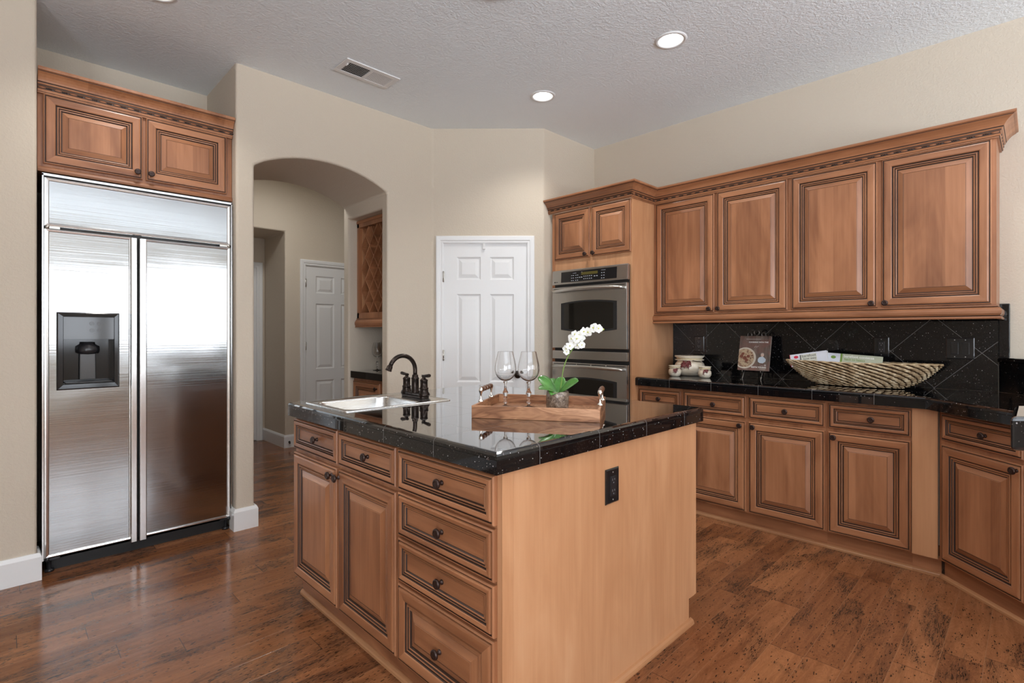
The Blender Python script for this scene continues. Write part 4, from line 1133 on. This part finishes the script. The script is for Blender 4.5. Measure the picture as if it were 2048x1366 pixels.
# ================================================================== cookbook on its easel
def text_mesh(body, size, name, mat, parent, loc, rot=(0, 0, 0), align='LEFT', bold=0, ext=.0004, spacing=1.0):
    c = bpy.data.curves.new('t', 'FONT'); c.body = body; c.size = size; c.align_x = align; c.extrude = ext; c.offset = bold; c.space_character = spacing; c.resolution_u = 3
    o = bpy.data.objects.new('t', c); COL.objects.link(o)
    dg = bpy.context.evaluated_depsgraph_get(); me = bpy.data.meshes.new_from_object(o.evaluated_get(dg)); bpy.data.objects.remove(o)
    me.materials.clear(); me.materials.append(mat)
    o = bpy.data.objects.new(name, me); COL.objects.link(o); o.parent = parent; o.location = loc; o.rotation_euler = rot
    return o
IRON = plain('black_wrought_iron', (.20, .18, .165, 1), .3, .9)
ez = empty('book_easel', (3.80, 1.400, CT), radians(-90), 'black wrought iron scroll easel holding the cookbook', 'easel')
m = MB(); tl = radians(13)
def pt(x, h, off=0): return (x, -.045 + h * math.tan(tl) + off, h)
for s in (-1, 1):
    m.tube([pt(s * .062, 0, -.03), pt(s * .062, .01, -.026), pt(s * .062, .05, -.004), pt(s * .062, .055, 0), pt(s * .062, .304, 0)] + [(s * .062 + s * (-.014 + .014 * cos(a * .42)), pt(0, .304)[1], .312 + .015 * sin(a * .42)) for a in range(1, 11)], .0028, 8)
    m.tube([pt(s * .062, .052, 0), pt(s * .062, .046, -.03), pt(s * .062, .052, -.043), pt(s * .062, .062, -.044)], .0028, 8)
m.tube([pt(0, .26), pt(0, .30)] + [(.018 * sin(a * .45), pt(0, .31)[1], .327 + -.019 * cos(a * .45)) for a in range(0, 17)], .0028, 8)
m.tube([pt(-.062, .24), pt(0, .262), pt(.062, .24)], .0028, 8); m.tube([pt(-.062, .08), pt(.062, .08)], .0028, 8)
m.tube([pt(0, .25, .002), (0, .070, .0)], .0028, 8)
m.build('frame', IRON, ez)
BW, BH = .212, .248
bk = empty('cookbook', (3.80, 1.400, CT), radians(-90), 'brown cookbook with a bowl of food on its cover, displayed upright on the easel', 'book')
Mb = Matrix.Translation((-BW / 2, pt(0, .0555)[1] - .0035, .058)) @ Matrix.Rotation(-tl, 4, 'X')
inner = bpy.data.objects.new('cover', None)
g = G('cookbook_cover'); v_ = g.co(); n1 = g.noise(g.mp(v_, (30, 1, 4)), 1, 5, .65, 1); n2 = g.noise(v_, 14, 3)
g.P(c=g.mix(g.mr(n2, .45, .65, 0, .7), g.ramp(n1, [(.3, (.075, .050, .040)), (.7, (.21, .155, .125))]), (.20, .085, .065, 1)), r=.22, coat=.4); COVER = g.m
book = MB().box(0, BW, -.016, -.0135, 0, BH).box(0, BW, -.0025, 0, 0, BH).box(0, .0025, -.016, 0, 0, BH).build('cover', COVER, bk, bevel=.0006, weld=False)
book.matrix_local = Mb
pg = MB().box(.002, BW - .003, -.0134, -.0026, .003, BH - .003).build('pages', plain('book_pages', (.62, .58, .5, 1), .8), bk); pg.matrix_local = Mb
def disc(cx, cz, R, clipx, y, n=48, sx=1.0):
    p = [(max(clipx, cx + R * sx * cos(2 * pi * i / n)), cz + R * sin(2 * pi * i / n)) for i in range(n)]
    return [p[0]] + [p[i] for i in range(1, n) if (abs(p[i][0] - p[i - 1][0]) + abs(p[i][1] - p[i - 1][1])) > 1e-5]
bowl = MB().prism(disc(.045, .088, .076, .0005, 0), 'y', -.0166, -.0158).build('bowl_picture', plain('bowl_white', (.62, .55, .45, 1), .35), book)
g = G('food_picture'); v_ = g.co(); vv = g.vor(v_, 90); n2 = g.noise(v_, 45, 4, .7, 2)
g.P(c=g.mix(g.mr(n2, .42, .58), g.ramp(g.sep(vv[1])[0], [(.1, (.10, .02, .012)), (.5, (.28, .12, .06)), (.9, (.5, .36, .22))]), (.55, .42, .27, 1)), r=.35); FOOD = g.m
MB().prism(disc(.043, .088, .066, .001, 0), 'y', -.0169, -.0160).build('food_picture', FOOD, bowl)
mm = MB()
for x, z, r_ in ((.045, .088, .013), (.068, .100, .011), (.022, .10, .012), (.058, .072, .011), (.03, .118, .010)): mm.prism(disc(x, z, r_, -1, 0, 20), 'y', -.0172, -.0165)
mm.build('meatballs_picture', plain('meatball_picture', (.20, .06, .035, 1), .4), bowl)
pp = MB(); pp.prism(disc(.163, .112, .0125, -1, 0, 24, .85), 'y', -.0168, -.0160, 0)
pp.build('portrait_head', plain('portrait_skin', (.62, .45, .36, 1), .5), book)
pp = MB(); pp.prism([(.136, .064), (.148, .055), (.170, .053), (.186, .066), (.188, .082), (.176, .094), (.168, .100), (.156, .100), (.142, .094), (.135, .082)], 'y', -.0167, -.0160)
pp.build('portrait_shirt', plain('portrait_shirt', (.55, .62, .68, 1), .5), book)
pp = MB(); pp.prism([(.1525, .114), (.153, .124), (.163, .128), (.173, .124), (.1738, .114), (.170, .1215), (.163, .1235), (.156, .1215)], 'y', -.0170, -.0160)
pp.build('portrait_hair', plain('portrait_hair', (.35, .31, .27, 1), .6), book)
INK = plain('white_print', (.80, .78, .73, 1), .5)
R90 = (radians(90), 0, 0)
text_mesh('COOKING WITH THE', .0135, 'cover_title', INK, book, (.196, -.0163, .198), R90, 'RIGHT', .0003)
text_mesh('KEITH YOUNG', .0150, 'author_name', INK, book, (.194, -.0163, .019), R90, 'RIGHT', .0004)
pp = MB(); pp.box(.045, .145, -.0166, -.016, .2235, .2255).box(.150, .192, -.0166, -.016, .0105, .0125).box(.155, .180, -.0166, -.016, .036, .0375); pp.prism(disc(.186, .040, .006, -1, 0, 20), 'y', -.0166, -.016)
for a, b in ((.105, .172), (.112, .178), (.119, .172), (.126, .178)): pp.box(a, a + .004, -.0165, -.016, b - .007, b - .002)
pp.build('fine_print', plain('pale_print', (.5, .42, .38, 1), .5), book)

# ================================================================== basket with books
g = G('woven_seagrass'); v_ = g.co()
n_ = g.noise(v_, 25, 4, .6)
g.P(c=g.ramp(n_, [(.3, (.20, .12, .055)), (.5, (.42, .30, .17)), (.7, (.74, .62, .43))]), r=.75); SEAG = g.m
bs = empty('woven_basket', (3.705, .765, CT + .0045), radians(-90), 'long boat-shaped woven seagrass basket holding cookbooks on the counter', 'basket')
BL, BWd, BHt = .400, .105, .142
def bpt(u, t):
    """u 0..1 around, t 0..1 from base to rim"""
    a = 2 * pi * u
    e = .48 + .52 * t ** .55; f = .55 + .45 * t ** .6
    cxx = abs(cos(a)) ** 1.15 * (1 if cos(a) > 0 else -1)
    return Vector((BL * e * cxx, BWd * f * sin(a) * (1 - .12 * abs(cos(a))), BHt * t - .004 * (1 - abs(cos(a))) * t))
m = MB(); rows = 15
random.seed(11)
for k in range(rows):
    t = .035 + k / (rows - 1) * .955; per = 34
    for q in range(per):
        u = (q + .5 * (k % 2) + random.uniform(-.06, .06)) / per
        p = bpt(u, t); pn = bpt(u + .012, t); pu = bpt(u, min(1, t + .04)); d = (pn - p); ln = d.length / .012 / per; d.normalize()
        upv = (pu - p if t < .96 else p - bpt(u, t - .04)); upv = (upv - d * upv.dot(d)).normalized(); nr = upv.cross(d); nr = nr if nr.dot(Vector((p.x * .1, p.y, 0))) > 0 else -nr
        sl = -.17 if p.y < 0 else .17
        d2 = (d * (1 if True else -1) + upv * sl).normalized(); up2 = nr.cross(d2).normalized()
        M3 = Matrix((d2, nr, up2)).transposed()
        m.ball(tuple(p + nr * .0015), 1, 0, 8, 6, (ln * .56, .0048, random.uniform(.0042, .0052)), M3)
m.build('woven_wall', SEAG, bs, weld=False)
ins = MB(); vs = []; Nn = 96
lay = [(0.02, 0), (.35, 0), (.7, 0), (.985, 0)]
for t, _ in lay: vs += [bpt(i / Nn, t) * 1 for i in range(Nn)]
for q in range(len(lay) * Nn): vs[q] = Vector((vs[q].x * .975, vs[q].y * .94, vs[q].z))
fs = [(j * Nn + i, j * Nn + (i + 1) % Nn, (j + 1) * Nn + (i + 1) % Nn, (j + 1) * Nn + i) for j in range(len(lay) - 1) for i in range(Nn)] + [tuple(range(Nn))]
ins.add(vs, fs, 0, True).build('lining', plain('basket_core', (.10, .055, .025, 1), .8), bs)
pts = [bpt(i / 120, 1.0) + UP * (.002 + .0012 * sin(i * 2.2)) for i in range(121)]
MB().tube(pts, .0042, 6).build('rim', SEAG, bs)

def boxbook(loc, rot, w_, d_, h_, colr, label, spinec=None):
    r = empty('cookbook', loc, 0, label, 'book', 'books lying in the basket'); r.rotation_euler = rot
    MB().box(-w_ / 2, w_ / 2, -d_ / 2, -d_ / 2 + .002, 0, h_).box(-w_ / 2, w_ / 2, d_ / 2 - .002, d_ / 2, 0, h_).box(-w_ / 2, -w_ / 2 + .002, -d_ / 2, d_ / 2, 0, h_).build('cover', colr, r, weld=False)
    MB().box(-w_ / 2 + .002, w_ / 2 - .003, -d_ / 2 + .0022, d_ / 2 - .0022, .002, h_ - .003).build('pages', plain('pages_white', (.7, .68, .62, 1), .8), r)
    return r
CW = plain('white_cover', (.62, .64, .70, 1), .35); CG = plain('cream_cover', (.58, .58, .50, 1), .4); CG2 = plain('pale_green_cover', (.44, .46, .34, 1), .4)
RED = plain('red_print', (.55, .03, .06, 1), .4); GRN = plain('green_print', (.16, .27, .05, 1), .4); DK = plain('dark_print', (.06, .06, .05, 1), .5); WHT = plain('white_lettering', (.82, .82, .76, 1), .5)
Rb = radians(-90)
b1 = boxbook((3.690, 1.020, CT + .118), (0, radians(-13), Rb), .215, .028, .080, CW, 'white cookbook tilted up at the left end of the basket, red dot on its cover')
b1.rotation_euler = Euler((radians(-8), radians(-10), Rb))
MB().box(-.1095, -.1074, -.0145, .0145, 0, .080).build('red_spine', RED, b1)
MB().prism(disc(-.072, .061, .009, -9, 0, 24, 1.5), 'y', -.0150, -.0139).build('red_dot', RED, b1)
MB().box(-.043, .048, -.0152, -.0141, .012, .0715).build('cover_label', CG, b1)
text_mesh('barefoot', .024, 'cover_lettering', DK, b1, (-.038, -.0155, .054), R90)
text_mesh('how easy', .020, 'cover_lettering', DK, b1, (-.030, -.0155, .037), R90)
MB().box(-.049, -.043, -.0153, -.0140, .012, .071).build('label_edge', DK, b1)
b2 = boxbook((3.700, .795, CT + .050), (radians(-8), radians(3), Rb), .290, .026, .143, CG2, 'pale green cookbook on the right in the basket, white lettering along its edge')
b2.rotation_euler = Euler((radians(-8), radians(3.4), Rb))
MB().box(-.145, -.070, -.0138, -.0129, .05, .1425).build('cover_label', CW, b2)
MB().prism(disc(-.106, .118, .0095, -9, 0, 24, 1.45), 'y', -.0143, -.0130).build('green_dot', GRN, b2)
MB().box(-.068, -.058, -.0138, -.0129, .05, .1430).build('label_edge', GRN, b2)
text_mesh('barefoot contessa', .0215, 'cover_lettering', WHT, b2, (-.050, -.0136, .122), R90, bold=.0003)
text_mesh('back to basics', .019, 'cover_lettering', GRN, b2, (-.046, -.0136, .104), R90)
